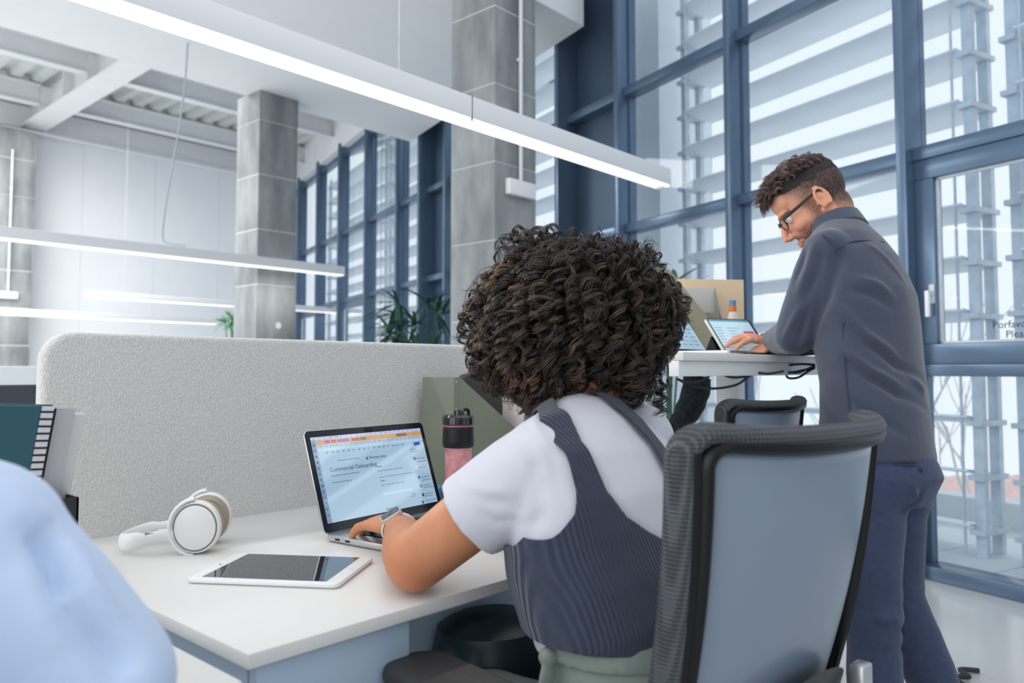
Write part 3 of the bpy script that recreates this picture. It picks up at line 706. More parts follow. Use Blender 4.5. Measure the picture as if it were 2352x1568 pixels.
new('neck',MB().lathe([(.013,.165),(.013,.187)],16),mat('orange_cap',(226,124,66),.4),gb,smooth=True); new('cap',MB().lathe([(.012,.187),(.012,.206)],16),mat('blue_cap',(92,140,190),.4),gb,smooth=True)

# ================================================================== black letter file with notebooks (left)
BX=PF(174,1200,1.2); ox,oy=BX.x,BX.y
bf=thing('desk_file','black open desk file holding notebooks at the left edge','file box',(ox-.27,oy-.01,.741),0)
bt=MB().box(0,.27,0,.003,0,.128).box(0,.27,.117,.12,0,.128).box(0,.003,0,.12,0,.128).box(.267,.27,0,.12,0,.128).box(0,.27,0,.12,0,.003)
new('box',bt,mat('black_board',(34,40,44),.6),bf)
M_teal=mat('teal_cover',(44,92,108),.6,var=.06,vs=5); M_paper=mat('paper',(226,226,230),.8)
def spiral(label,cover,px,f,tilt,coil=True,h=.265,w=.16,mp=None):
    p=PZ(px,850+.312/f*1800,.748)
    t=thing('notebook',label,'notebook',(p.x,p.y,.750),0,rot=(tilt,R(3),0))
    new('cover',MB().box(-w,0,0,.0015,0,h),cover,t); new('pages',MB().box(-w+.002,-.001,.0016,.008,.002,h-.002),M_paper,t); new('back_cover',MB().box(-w,0,.0082,.0095,0,h),mp or cover,t)
    if coil:
        n=24; c=new('punched_strip',MB().box(-.016,.0,-.0004,.0,0,h),M_paper,t)
        cb=MB()
        for i in range(n):
            z=.008+i*(h-.016)/(n-1); cb.box(-.017,.0025,-.0018,-.0004,z-.0012,z+.0012)
        new('coil',cb,M_black,t)['kind']='stuff'; new('coil_spine',MB().cyl((.002,.004,.004),(.002,.004,h-.004),.003,seg=8),M_black,t)
    return t
spiral('teal spiral notebook standing in the black desk file',M_teal,50,1.165,R(16),h=.268)
spiral('white-backed notebook behind the teal one in the black desk file',mat('grey_cover',(196,196,202),.6),104,1.20,R(15),False,h=.262,w=.17)
spiral('pale notebook, rightmost in the black desk file',mat('pale_cover',(222,220,220),.6),128,1.225,R(16),False,h=.252)
p=PZ(-25,1330,.745)
tag(new('envelope',MB().box(-.14,.0,0,.003,0,.262),mat('tan_card',(184,146,112),.7),loc=(p.x,p.y+.02,.745),rot=(0,R(3),0)),'tan card envelope at the far left of the black desk file','envelope')

# ================================================================== background on the left
s_=thing('desk_screen','distant white desk screen behind the left end of the felt screen','partition',(*PF(20,900,4.2).to_2d(),0),0)
new('panel',MB().box(-.9,.9,0,.04,.3,1.082),M_ceil,s_,bevel=.01)
mo=thing('monitor','dark monitor half hidden behind the notebooks and felt screen','monitor',(*PF(60,900,3.2).to_2d(),0),R(-4))
new('screen_housing',MB().prism(rrect(-.13,.22,.80,1.002,.012,4),0,.03,XZ),mat('dark_grey_plastic',(46,52,60),.4),mo,bevel=.003); new('stand',MB().box(.02,.08,.01,.03,.60,.82).box(-.06,.16,-.04,.10,.60,.61),M_black,mo)
new('display',MB().box(-.12,.21,-.003,.0,.81,.992),mat('off_screen',(52,58,66),.3),mo)
d3=thing('desk','far white desk behind the felt screen, carrying the dark monitor','desk',(-1.2,2.35,0))
new('desk_top',MB().box(0,3.0,0,.8,.58,.60),M_top,d3)
for x,y in ((.05,.05),(2.95,.05),(.05,.75),(2.95,.75)): new('leg',MB().box(x-.025,x+.025,y-.025,y+.025,0,.58),M_leg,d3)

# ================================================================== plants
M_leaf=mat('dark_green_leaf',(36,92,66),.5,c2=(24,64,58),vs=6); M_leaf2=mat('bright_green_leaf',(64,150,96),.5); M_pot=mat('grey_pot',(170,172,174),.6)
def plant(label,loc,n,hgt,spread,ll,m,sd,kind='palm'):
    t=thing('potted_plant',label,'plant',loc); r=random.Random(sd)
    new('pot',MB().lathe([(.11,0),(.14,.02),(.17,.30),(.175,.32),(.16,.32),(.15,.28)],24),M_pot,t,smooth=True)
    new('soil',MB().lathe([(.15,.27),(.15,.285)],20),mat('soil',(70,58,50),.9),t)
    st=MB(); lv=[]
    for i in range(n):
        a=r.uniform(0,2*PI); hh=hgt*r.uniform(.72,1.0); sp=spread*r.uniform(.25,1)
        tip=V((math.cos(a)*sp*.35,math.sin(a)*sp*.35,hh)); st.tube([(math.cos(a)*.03,math.sin(a)*.03,.25),(tip.x*.5,tip.y*.5,hh*.6),tip],.006,6)
        k=11 if kind=='palm' else 3
        for j in range(k):
            b=a+r.uniform(-1.9,1.9); el=r.uniform(-.5,.95); d=V((math.cos(b)*math.cos(el),math.sin(b)*math.cos(el),math.sin(el)))
            L_=ll*r.uniform(.7,1.1); s=d.cross(UP).normalized(); up=s.cross(d)
            P=[tip+d*L_*q+V((0,0,-.25*L_*q*q)) for q in (0,.3,.65,1)]; wd=[.004,.017,.013,.001]
            m_=MB(); vs=[]
            for p_,w_ in zip(P,wd): vs+=[p_-s*w_,p_+up*w_*.3,p_+s*w_]
            fs=[]
            for q in range(3): fs+=[(q*3,q*3+1,q*3+4,q*3+3),(q*3+1,q*3+2,q*3+5,q*3+4)]
            m_.add(vs,fs); lv.append(m_)
    new('stem',st,M_leaf,t,smooth=True)
    for m_ in lv[:290]: new('leaf',m_,m,t,smooth=True)
    return t
plant('palm with narrow dark green leaves beside the middle pillar',(*PF(968,760,6.3).to_2d(),0),15,1.62,.75,.36,M_leaf,3)
plant('leafy plant just showing between curly hair and manila folder',(*PF(1525,640,4.3).to_2d(),0),9,1.62,.35,.34,M_leaf,12)
plant('small bright green plant mostly hidden behind the left pillar',(*PF(538,740,9.3).to_2d(),0),7,1.72,.35,.2,M_leaf2,5)
# ================================================================== office chairs
M_mesh=weave(mat('grey_mesh_fabric',(70,74,80),.5,spec=.6),70,1.0,.004,'X','cross')
M_panelm=mat('translucent_back_mesh',(122,136,154),.27,spec=.6,bump=.05,bs=400)
M_frm=mat('chair_black',(8,9,11),.35,spec=.3)
def back_pt(s,v,d=0):
    """s across -1..1, v up 0..1 ; local y forward (towards the sitter's front)"""
    hw=.191+.025*v; x=s*hw
    y=.075*abs(s)**2.4*(.4+.6*v)+.115*(1-v)+.035*math.sin(PI*v)*0-.02*math.sin(PI*(v*.9))
    z=.555+.440*v+.012*abs(s)**3*v
    return V((x,y+d,z))
def loopath(r=.13,n=7,ins=0):
    o=[]; 
    for cx,cv,a in ((1-r,1-r*.55,0),(-1+r,1-r*.55,90),(-1+r,r*.55,180),(1-r,r*.55,270)):
        for i in range(n+1):
            q=R(a+90*i/n); o.append((cx+r*math.cos(q),cv+r*.55*math.sin(q)))
    return o
def dens(P,n):
    out=[]
    for (a,b),(c,d) in zip(P,P[1:]+P[:1]):
        k=max(1,int(math.hypot(c-a,(d-b)*2)/n))
        out+=[(a+(c-a)*i/k,b+(d-b)*i/k) for i in range(k)]
    return out
def closed_tube(pts,fa,side_fn,seg=12):
    b=MB(); n=len(pts); vs=[]
    for i,p in enumerate(pts):
        t=(pts[(i+1)%n]-pts[i-1]).normalized(); y=V((0,1,0)); u=(y-t*y.dot(t)).normalized(); w=t.cross(u)
        for k in range(seg):
            q=2*PI*k/seg; vs.append(p+u*(fa[1]*math.cos(q))+w*(fa[0]*math.sin(q)))
    fs=[(i*seg+k,i*seg+(k+1)%seg,((i+1)%n)*seg+(k+1)%seg,((i+1)%n)*seg+k) for i in range(n) for k in range(seg)]
    return b.add(vs,fs)
def office_chair(label,loc,rz,arms=True):
    t=thing('office_chair',label,'chair',loc,rz,'mesh-backed office chairs')
    lp_=dens(loopath(),.05)
    new('back_border',closed_tube([back_pt(a*.965,.025+b*.955) for a,b in lp_],(.013,.021),None,14),M_mesh,t,smooth=True)
    lp2_=dens(loopath(),.05)
    new('back_frame',closed_tube([back_pt(a*.905,.04+b*.92,-.010) for a,b in lp2_],(.010,.012),None,10),M_frm,t,smooth=True)
    b=MB().grid(lambda u,v:back_pt((u*2-1)*.885,.045+.90*v,-.006),24,24); o=new('back_mesh',b,M_panelm,t,smooth=True); solid(o,.003)
    for s in (1,-1): new('side_shell',MB().loft([back_pt(s*.945,.035+.90*k/12,-.010) for k in range(13)],[(.012,.011)]*13,(1,0,0),10),M_frm,t,smooth=True)
    # lumbar support and upright
    new('lumbar_support',MB().grid(lambda u,v:back_pt((u*2-1)*.8,.10+.24*v*(1-.5*(u*2-1)**2),-.03),14,6),M_frm,t,smooth=True)
    lk=back_pt(.80,.23,-.045); new('lever',MB().box(lk.x-.02,lk.x+.01,lk.y-.02,lk.y,lk.z-.03,lk.z+.02),M_alu,t,bevel=.004)
    new('upright',MB().loft([(0,.10,.36),(0,.02,.40),(0,.02,.50),(0,.055,.64)],[(.05,.02),(.05,.02),(.045,.018),(.03,.012)],(1,0,0),12),M_frm,t,smooth=True)
    sb=MB().loft([(0,.13,.455),(0,.16,.455),(0,.35,.46),(0,.56,.462),(0,.60,.452)],[(.18,.02),(.225,.035),(.245,.04),(.235,.038),(.18,.022)],(1,0,0),28,ex=3)
    new('seat',sb,M_black,t,smooth=True)
    new('mechanism',MB().box(-.09,.09,.22,.48,.37,.42),M_frm,t,bevel=.01)
    if arms:
        for s in (-1,1):
            new('arm_post',MB().loft([(s*.10,.36,.40),(s*.24,.36,.41),(s*.265,.36,.46),(s*.265,.37,.64)],[(.02,.03)]*4,(0,1,0),12),M_frm,t,smooth=True)
            pad=MB().prism(rrect(s*.265-.052,s*.265+.052,.22,.49,.045,6),.645,.672)
            new('armrest',pad,mat('armrest_rubber',(58,56,56),.55,bump=.1,bs=200),t,bevel=.010,seg=3)
    new('gas_lift',MB().cyl((0,.35,.10),(0,.35,.38),.025),M_frm,t,smooth=True)
    for i in range(5):
        a=2*PI*i/5+.3; e=V((math.cos(a)*.30,.35+math.sin(a)*.30,.075)); new('base_leg',MB().loft([(0,.35,.11),e],[(.03,.022),(.02,.014)],None,10),M_frm,t,smooth=True)
        new('caster',MB().loft([(e.x-.02*math.sin(a),e.y+.02*math.cos(a),.03),(e.x+.02*math.sin(a),e.y-.02*math.cos(a),.03)],[.03,.03],None,16),M_frm,t,smooth=True)
    return t
office_chair('large black mesh-backed office chair in the foreground behind the seated woman',(.928,.335,0),R(-6))
c2=W(.3445*2.15,2.15); office_chair('smaller black office chair tucked under the standing desk by the man',(c2.x,c2.y,-.02),R(-4),False)
# dark rounded seat under the desk
st=PF(1130,1490,1.25)
b=MB().loft([(0,0,.52),(0,0,.55),(0,0,.62),(0,0,.665),(0,0,.678)],[(.07,.06),(.095,.085),(.10,.09),(.09,.08),(.06,.05)],(1,0,0),28)
so=thing('stool','dark teal rounded stool under the white desk, behind the chair armrest','stool',(st.x,st.y,0))
new('seat',b,mat('dark_teal_vinyl',(28,46,54),.35,bump=.2,bs=6),so,smooth=True); new('column',MB().cyl((0,0,.02),(0,0,.53),.025),M_frm,so,smooth=True); new('base',MB().lathe([(.16,0),(.16,.01),(.03,.025)],28),M_frm,so,smooth=True)

# ================================================================== people: helpers
def head_mesh(M, vox=.0032, nose=1.0, ears=True):
    b=MB()
    b.sphere((-.012,0,.035),(.098,.077,.090),40)
    b.sphere((.030,0,-.025),(.066,.064,.090),36)
    b.loft([(-.005,0,-.045),(.03,0,-.075),(.068,0,-.098),(.084,0,-.100)],[(.058,.03),(.052,.028),(.034,.020),(.018,.014)],(0,1,0),24)
    b.sphere((.082,0,-.099),(.017,.021,.016),18)
    b.sphere((.083,0,.022),(.016,.050,.013),20)
    b.sphere((.060,0,.055),(.036,.058,.045),24)
    for s in (-1,1):
        b.sphere((.062,s*.040,-.028),(.026,.022,.022),18)
        b.sphere((.0905,s*.0,-.066),(.010,.023,.0055),16); b.sphere((.091,0,-.0745),(.010,.019,.006),16)
        b.sphere((.100,s*.010,-.040),(.011,.009,.008),12)
    b.loft([(.086,0,.020),(.098,0,.000),(.112,0,-.026),(.1165*nose,0,-.036),(.102,0,-.046)],[(.008,.009),(.009,.010),(.011,.011),(.012,.010),(.010,.005)],(0,1,0),14)
    if ears:
        for s in (-1,1):
            pp=[]; 
            for i in range(15):
                a=R(-60+300*i/14); pp.append((-.008-.017*math.cos(a)*1.0-.004, s*(.079+.008*(.5-.5*math.cos(a))+.003), -.006+.030*math.sin(a)))
            b.loft(pp,[.0042]*15,None,8)
            b.sphere((-.010,s*.077,-.010),(.015,.006,.024),14); b.sphere((.004,s*.078,-.034),(.007,.005,.009),10)
            b.sphere((.006,s*.078,-.012),(.005,.006,.006),8)
    me=blob(b,vox,3); c=co(me)
    for s in (-1,1):   # eye sockets and ear bowl
        d=np.linalg.norm((c-np.array([.094,s*.032,.001]))/np.array([1,1.4,.9]),axis=1); c[:,0]-=.010*np.exp(-(d/.014)**2)
        if ears:
            d=np.linalg.norm(c-np.array([-.006,s*.084,-.010]),axis=1); c[:,1]-=s*.006*np.exp(-(d/.009)**2)*(c[:,1]*s>.07)
    setco(me,c); loc=c.copy()
    me.transform(M); return me,loc
def hand_mesh(w, d, th, up, curls, vox=.0026, spread=(.12,.03,-.05,-.16), thumb=(.55,.75,-.25), s=1.0):
    """w wrist, d towards the fingers, th towards the thumb, up = back of the hand; curls in degrees per joint"""
    d=V(d).normalized(); up=V(up); up=(up-d*up.dot(d)).normalized(); t0=d.cross(up); t0=t0 if t0.dot(V(th))>0 else -t0; w=V(w)
    P=lambda x,y,z: w+(d*x+t0*y+up*z)*s
    b=MB(); b.loft([P(-.035,0,0),P(0,0,0),P(.03,0,.001),P(.065,0,.003),P(.088,0,.001)],[(.022*s,.017*s),(.025*s,.017*s),(.034*s,.015*s),(.039*s,.0145*s),(.036*s,.011*s)],t0,22)
    for k,(y,L_) in enumerate(((.029,.070),(.0095,.079),(-.0105,.073),(-.029,.057))):
        a=spread[k]; el=0; p=V((.082,y,.001)); pts=[P(.06,y*.8,0),P(*p)]; rr=[.0095*s,.0095*s]
        for j,fr in enumerate((.45,.30,.25)):
            el+=R(curls[k][j]); dv=V((math.cos(a)*math.cos(el),math.sin(a)*math.cos(el),-math.sin(el))); p=p+dv*L_*fr; pts.append(P(*p)); rr.append((.0088,.0078,.0062)[j]*s)
        b.limb(pts,rr,None,12)
    tv=V(thumb).normalized(); p0=V((.018,.020,-.004)); p1=p0+tv*.045; p2=p1+(tv+V((.35,-.15,-.1))).normalized()*.032; p3=p2+(tv+V((.6,-.35,-.15))).normalized()*.024
    b.limb([P(*p0),P(*p1),P(*p2),P(*p3)],[.0145*s,.0115*s,.0098*s,.0075*s],None,12)
    return blob(b,vox,2)
def curls_of(name, specs, m, par, k=60, srad=.0008):
    """specs: list of dict(path fn) -> numpy strands"""
    paths=[];rad=[];cols=[]
    for sp in specs:
        A=sp['axis']; n=len(A)
        T=np.gradient(A,axis=0); T/=np.linalg.norm(T,axis=1,keepdims=True)+1e-9
        ref=np.array([.3,.2,1.]) if abs(T[0,2])<.8 else np.array([1,.3,.2]); U=np.cross(T,ref); U/=np.linalg.norm(U,axis=1,keepdims=True)+1e-9; Wv=np.cross(T,U)
        s=np.linspace(0,1,n)
        for j in range(sp['n']):
            ph=sp['ph']+rng.normal(0,.38); rr_=sp['r']*(1+rng.normal(0,.14))*np.clip(s*5,.15,1)*(1-.25*s)
            a=ph+sp['turns']*2*PI*s*(1+rng.normal(0,.012)); off=rng.normal(0,.0011,3)
            paths.append(A+off+(U*np.cos(a)[:,None]+Wv*np.sin(a)[:,None])*rr_[:,None])
            rad.append(srad*sp.get('w',1)*np.clip(4*(1-s),.25,1)); c=np.array(sp['c']); cols.append(np.clip(c*(1+rng.normal(0,.14)),0,1))
    return strands(name,np.array(paths),np.array(rad),np.array(cols),m,par)
M_hair=mat('dark_brown_hair',(50,40,36),.42,spec=.55,attr='tone')
M_skinw=mat('warm_skin',(206,142,104),.5,spec=.35,sub=.08,var=.08,vs=14,c2=(196,128,92),bump=.05,bs=300)
M_tee=mat('white_cotton',(208,208,217),.9,sheen=.1,bump=.12,bs=500)
M_vest=weave(mat('navy_rib_knit',(44,54,74),.92,sheen=.3,var=.12,vs=40),80,.8,.003,'X')
M_sage=mat('sage_cotton',(126,138,130),.85,bump=.15,bs=300,var=.05,vs=8)

# ================================================================== seated woman
wo=thing('person','seated person with dark curly hair, white tee and navy knit vest, typing','person',(.94,.60,0))
Wi=wo.location
def W_(me):  # world mesh -> local of the woman's root
    me.transform(Matrix.Translation(-Wi)); return me
S_=V((.830,.688,.940)); E_=V((.748,.862,.788)); Hw=PF(916,1212,1.37)
S2=V((1.075,.70,.95)); E2=V((1.135,.86,.79)); Hw2=V((1.10,1.07,.785))
b=MB()
b.loft([(.94,.58,.50),(.94,.585,.60),(.94,.60,.69),(.935,.63,.78),(.935,.66,.87),(.94,.675,.93),(.945,.69,.975)],[(.15,.11),(.155,.115),(.125,.09),(.13,.10),(.14,.10),(.145,.09),(.07,.06)],(1,0,0),28)
b.limb([(.945,.69,.96),(.955,.70,1.01),(.965,.725,1.06),(.97,.74,1.10)],[.052,.050,.050,.055],None,18)
for S,E,Hh in ((S_,E_,Hw),(S2,E2,Hw2)):
    b.limb([S,S*.5+E*.5,E],[.050,.046,.043],None,20)
    b.limb([E,E.lerp(Hh,.3),E.lerp(Hh,.7),Hh,Hh+(Hh-E).normalized()*.02],[.043,.043,.033,.026,.024],None,20)
for s in (-1,1):
    kx=.94+s*.11; b.limb([(.94+s*.08,.60,.53),(kx,.80,.53),(kx,.99,.50)],[.08,.072,.055],None,18); b.limb([(kx,.99,.50),(kx,.96,.28),(kx,.93,.09)],[.052,.046,.034],None,16); b.limb([(kx,.91,.05),(kx,1.05,.035)],[.035,.025],None,12)
body=blob(b,.006,4)
HM=Matrix.Translation((.972,.752,1.135))@Matrix.Rotation(R(92),4,'Z')@Matrix.Rotation(R(14),4,'Y')
hd,_=head_mesh(HM,.005)
tipL=PZ(850,1196,.781)
hl=hand_mesh(Hw,(tipL-Hw).normalized()+V((0,0,.02)),(1,0,0),UP-FW*.22,((8,22,12),(6,22,14),(10,22,14),(14,20,12)),s=.97,spread=(.16,.04,-.07,-.2))
hr=hand_mesh(Hw2,(-.15,1,-.12),(-1,0,0),(0,0,1),((14,22,18),(16,24,18),(16,24,18),(18,22,18)),s=.95)
link('body',W_(joinme([body,hd,hl,hr])),M_skinw,wo)
# white tee
b=MB()
b.loft([(.94,.605,.64),(.94,.60,.69),(.935,.615,.73),(.93,.65,.81),(.932,.665,.87),(.935,.68,.925),(.94,.69,.965),(.948,.697,.985),(.955,.70,1.0)],[(.150,.112),(.156,.114),(.168,.126),(.158,.130),(.160,.122),(.160,.105),(.130,.082),(.085,.066),(.060,.055)],(1,0,0),40)
for S,E in ((S_,E_),(S2,E2)):
    d=(E-S); b.sphere(S+V((0,0,.004)),(.060,.060,.054),24)
    b.loft([S-d*.12,S+d*.12,S+d*.33,S+d*.56],[(.056,.056),(.060,.060),(.062,.061),(.063,.062)],(0,1,1),28)
    s=-1 if S is S_ else 1
    b.loft([V((.94,.685,.95)),S],[(.07,.055),(.058,.055)],(0,1,0),20)
me=blob(b,.0045,7,.6); T_=tree_of(me)
wrinkle(me,.0022,(14,14,7),3)
creases(me,[(pathon(T_,[(1215,1050),(1235,1120),(1238,1190),(1215,1235)]),-.006,.010),(pathon(T_,[(1075,1130),(1130,1150),(1190,1160)]),-.003,.008),(pathon(T_,[(1090,1170),(1140,1200),(1200,1205)]),-.003,.008),
            (pathon(T_,[(1060,1115),(1110,1130),(1170,1125)]),.003,.009),(pathon(T_,[(1210,1210),(1250,1170)]),-.004,.008),
            (pathon(T_,[(1230,1010),(1250,1060),(1255,1110)]),.003,.010)])
tee=link('t_shirt',W_(me),M_tee,wo)
# knit vest: a thicker shell over the same torso
b=MB()
b.loft([(.94,.602,.655),(.94,.60,.69),(.935,.613,.725),(.932,.63,.77),(.93,.65,.81),(.932,.665,.87),(.935,.68,.925),(.94,.69,.965),(.948,.697,.985),(.955,.70,1.0)],[(.156,.118),(.163,.121),(.176,.134),(.170,.135),(.163,.135),(.163,.126),(.161,.109),(.131,.086),(.086,.070),(.061,.059)],(1,0,0),40)
for S in (S_,S2): b.loft([V((.94,.685,.95)),S],[(.072,.057),(.060,.057)],(0,1,0),20)
me=blob(b,.0042,6,.6)
c=co(me); z=c[:,2]; a=c[:,0]-.937+.066*np.clip((.74-c[:,1])/.07,0,1)
nk=np.interp(z,[.842,.858,.875,.906,.964,1.01],[0,.021,.038,.050,.050,.034])+(z<.842)*-.01
sN=nk-np.abs(a); sN=np.where(z<.842,(z-.842)*.6-np.abs(a)*.3,sN)
sA=np.abs(a)-np.interp(z,[.800,.812,.830,.85,.88,.906,.935,.97,1.01],[.60,.16,.118,.098,.083,.076,.073,.071,.067])
s_=np.maximum(np.maximum(sN,sA),.722-z)
wrinkle(me,.002,(10,10,12),9)
v_=clipshell(me,s_,.003); o=link('knit_vest',W_(v_),M_vest,wo); solid(o,.0025)
# trousers
b=MB(); b.loft([(.94,.60,.745),(.94,.595,.68),(.94,.59,.60),(.94,.60,.53),(.94,.61,.48)],[(.160,.118),(.172,.128),(.182,.140),(.188,.150),(.17,.13)],(1,0,0),36)
for s in (-1,1):
    kx=.94+s*.12; b.limb([(.94+s*.09,.62,.535),(kx,.80,.54),(kx,1.00,.51)],[(.095),(.088),(.070)],None,22); b.loft([(kx,1.0,.53),(kx,1.0,.45),(kx,.97,.28),(kx,.94,.14)],[.07,.068,.06,.062],None,22)
me=blob(b,.006,5); T_=tree_of(me); wrinkle(me,.004,(9,9,9),5)
creases(me,[([(.80,.52,.66),(.84,.50,.64),(.90,.47,.65),(.98,.46,.655)],-.004,.008),([(.80,.53,.62),(.86,.49,.61),(.95,.46,.62)],.005,.012),([(.79,.55,.58),(.85,.50,.565),(.92,.46,.57)],-.006,.012)])
link('trousers',W_(me),M_sage,wo)
bl=MB(); bl.loft([(.94,.60,.700),(.94,.60,.738)],[(.176,.130),(.172,.128)],(1,0,0),48); me=blob(bl,.004,2); link('waistband',W_(me),M_sage,wo)
kn=PF(1262,1505,.99)
bb=MB()
for dx,dz,l in ((-.015,-.02,.06),(.012,-.03,.09),(.03,-.02,.05)): bb.loft([kn,kn+V((dx*.6,-.005,dz)),kn+V((dx*1.3,-.004,-l))],[(.010,.004),(.016,.005),(.018,.003)],(1,0,0),10)
bb.sphere(kn,(.018,.012,.012),12); me=blob(bb,.003,2); link('tie_belt',W_(me),M_sage,wo)
# shoes
for s in (-1,1):
    q=MB().loft([(.94+s*.12,.86,.045),(.94+s*.12,.93,.05),(.94+s*.12,1.05,.04),(.94+s*.12,1.13,.03)],[(.03,.04),(.042,.05),(.046,.038),(.03,.025)],(1,0,0),20); link('shoe',W_(blob(q,.006,3)),M_white,wo)
# curly hair
HC=np.array(W(.098,1.225,1.143)); 
def env(d):
    """radius of the hair cloud in direction d (unit, world)"""
    lat=d@np.array(RT); f=d@np.array(FW); z=d[2]
    r=1/np.sqrt((lat/.158)**2+(f/.155)**2+(z/(.138 if z>0 else .135))**2)
    return r*(1+.05*math.sin(5*lat+3*z+1)+.04*math.sin(9*lat-6*z)+.05*noise.noise(V(d*4.5)))
core=MB().sphere((0,0,0),1.0,48); c=[]
for p in core.v:
    d=np.array(p); d/=np.linalg.norm(d)+1e-9; rr_=env(d)*.80+.010*noise.noise(V(d*7)); q=HC+d*rr_; c.append(tuple(q))
core.v=c; me=blob(core,.007,1); wrinkle(me,.010,(55,55,55),2); o=link('hair',W_(me),mat('hair_shadow',(24,18,17),.8,bump=1,bs=120),wo); hair0=o
specs=[]; Kp=46
pal=[(.022,.016,.013),(.035,.025,.020),(.055,.038,.030),(.09,.058,.042),(.040,.034,.034)]
def addcurl(d,drop,L_,r,n,c,w=1.0,r0=.72,r1=1.0,kk=None):
    s=np.linspace(0,1,Kp); A=[]
    ax=np.array([-d[1],d[0],0.]); na=np.linalg.norm(ax); ax=ax/na if na>1e-3 else np.array([1.,0,0])
    for t in s:
        an=drop*t; v=d*math.cos(an)+np.cross(ax,d)*math.sin(an)+ax*(ax@d)*(1-math.cos(an)); v/=np.linalg.norm(v)
        A.append(HC+v*env(v)*(r0+(r1-r0)*min(1,t*1.6)))
    A=np.array(A); A[:,2]-=.012*s**2
    specs.append(dict(axis=A,n=n,ph=rng.uniform(0,6.28),r=r,turns=L_,c=c,w=w))
N_=900
for i in range(N_):
    z=1-2*(i+.5)/N_; ph=i*2.399963; d=np.array([math.sqrt(1-z*z)*math.cos(ph),math.sqrt(1-z*z)*math.sin(ph),z])
    d=d+rng.normal(0,.05,3); d/=np.linalg.norm(d)
    lat=d@np.array(RT)
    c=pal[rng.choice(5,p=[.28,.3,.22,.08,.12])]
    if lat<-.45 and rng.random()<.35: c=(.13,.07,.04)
    if z<-.80: continue
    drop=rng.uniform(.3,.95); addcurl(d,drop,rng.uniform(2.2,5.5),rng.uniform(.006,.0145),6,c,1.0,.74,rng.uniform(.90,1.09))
# ends hanging over the nape and loose ringlets that stand off the edge
for px,py,L_ in ((1345,925,3),(1415,915,4),(1290,925,3),(1470,900,3),(1385,930,2.5),(1240,905,3),(1530,930,3),(1180,905,3)):
    for k in range(3):
        p=np.array(PF(px+rng.uniform(-14,14),py-60,1.16)); s=np.linspace(0,1,Kp)[:,None]; A=p+s*np.array([rng.normal(0,.01),rng.normal(0,.008),-.055])
        specs.append(dict(axis=A,n=5,ph=rng.uniform(0,6),r=rng.uniform(.006,.010),turns=L_,c=pal[1],w=1))
for i in range(150):
    a=rng.uniform(0,2*PI); f=rng.normal(0,.25); d=np.array(RT)*math.cos(a)+np.array((0,0,1.))*math.sin(a)+np.array(FW)*f; d/=np.linalg.norm(d)
    if d[2]<-.6: continue
    p=HC+d*env(d)*.95; s=np.linspace(0,1,Kp)[:,None]; e=d*rng.uniform(.005,.028)+rng.normal(0,.006,3)-np.array([0,0,.01]); A=p+s*e
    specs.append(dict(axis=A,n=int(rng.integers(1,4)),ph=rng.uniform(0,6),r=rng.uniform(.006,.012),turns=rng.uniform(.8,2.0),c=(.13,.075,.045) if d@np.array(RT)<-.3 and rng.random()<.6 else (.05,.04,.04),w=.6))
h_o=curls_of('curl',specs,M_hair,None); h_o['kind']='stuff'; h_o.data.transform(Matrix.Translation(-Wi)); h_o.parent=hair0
# wrist watch and ring
fd=(Hw-E_).normalized(); wp=Hw-fd*.018; sx=fd.cross(UP).normalized(); up_=sx.cross(fd)
wt=thing('wrist_watch','white-strapped smart watch with a dark screen on the typing left wrist','watch',wp)
A_=[]; 
for i in range(25):
    q=2*PI*i/24; A_.append(sx*(.0300*math.cos(q))+up_*(.0275*math.sin(q)))
new('strap',closed_tube(A_[:-1],(.010,.0018),None,8) if False else MB().loft(A_,[(.0105,.0018)]*25,fd,8),mat('pale_strap',(222,212,204),.5),wt,smooth=True)
nw=(up_*.86-sx*.5).normalized(); MW=frame(nw*.0275,fd,-(sx*.86+up_*.5))
new('case',MB().prism(rrect(-.0225,.0225,-.019,.019,.008,4),-.003,.006,MW),mat('rose_aluminium',(220,204,192),.3,metal=.5),wt,bevel=.001)
new('screen',MB().prism(rrect(-.020,.020,-.0165,.0165,.007,4),.0061,.0068,MW),M_scrb,wt)

# ================================================================== bearded man at the standing desk
mn=thing('person','bearded standing person with glasses, dark shirt and jeans, leaning on the desk','person',(2.22,.66,0))
Mi=mn.location
def M__(me): me.transform(Matrix.Translation(-Mi)); return me
S=V((2.180,.790,1.380)); E=V((2.165,.885,1.160)); Hm=PF(1772,786,2.44)
Sr=V((2.48,.83,1.40)); Er=V((2.56,.93,1.165)); Hr=V((2.44,1.12,1.14))
ear=PF(1878,456,2.24)
fdir=(-RT*.97+FW*.24).normalized(); pd=R(36); hx_=fdir*math.cos(pd)-UP*math.sin(pd); hy_=UP.cross(fdir).normalized(); hz_=hx_.cross(hy_)
Rm=Matrix(((hx_.x,hy_.x,hz_.x,0),(hx_.y,hy_.y,hz_.y,0),(hx_.z,hy_.z,hz_.z,0),(0,0,0,1)))
hc=ear-(Rm@V((-.010,.082,-.008))); HMm=Matrix.Translation(hc+RT*.012)@Rm@Matrix.Diagonal((1.07,1.03,1.05,1))
hd,hloc=head_mesh(HMm,.0030)
b=MB(); b.loft([(2.22,.66,.80),(2.23,.68,.95),(2.26,.71,1.08),(2.29,.745,1.24),(2.31,.79,1.37),(2.325,.815,1.44)],[(.15,.11),(.14,.10),(.15,.11),(.165,.11),(.165,.095),(.09,.07)],(1,0,0),24)
nb_=V((2.315,.80,1.42)); nt_=hc+Rm@V((-.045,0,-.045))
b.limb([nb_,nb_.lerp(nt_,.5)+V((.0,-.0,.0)),nt_],[.062,.058,.060],None,24)
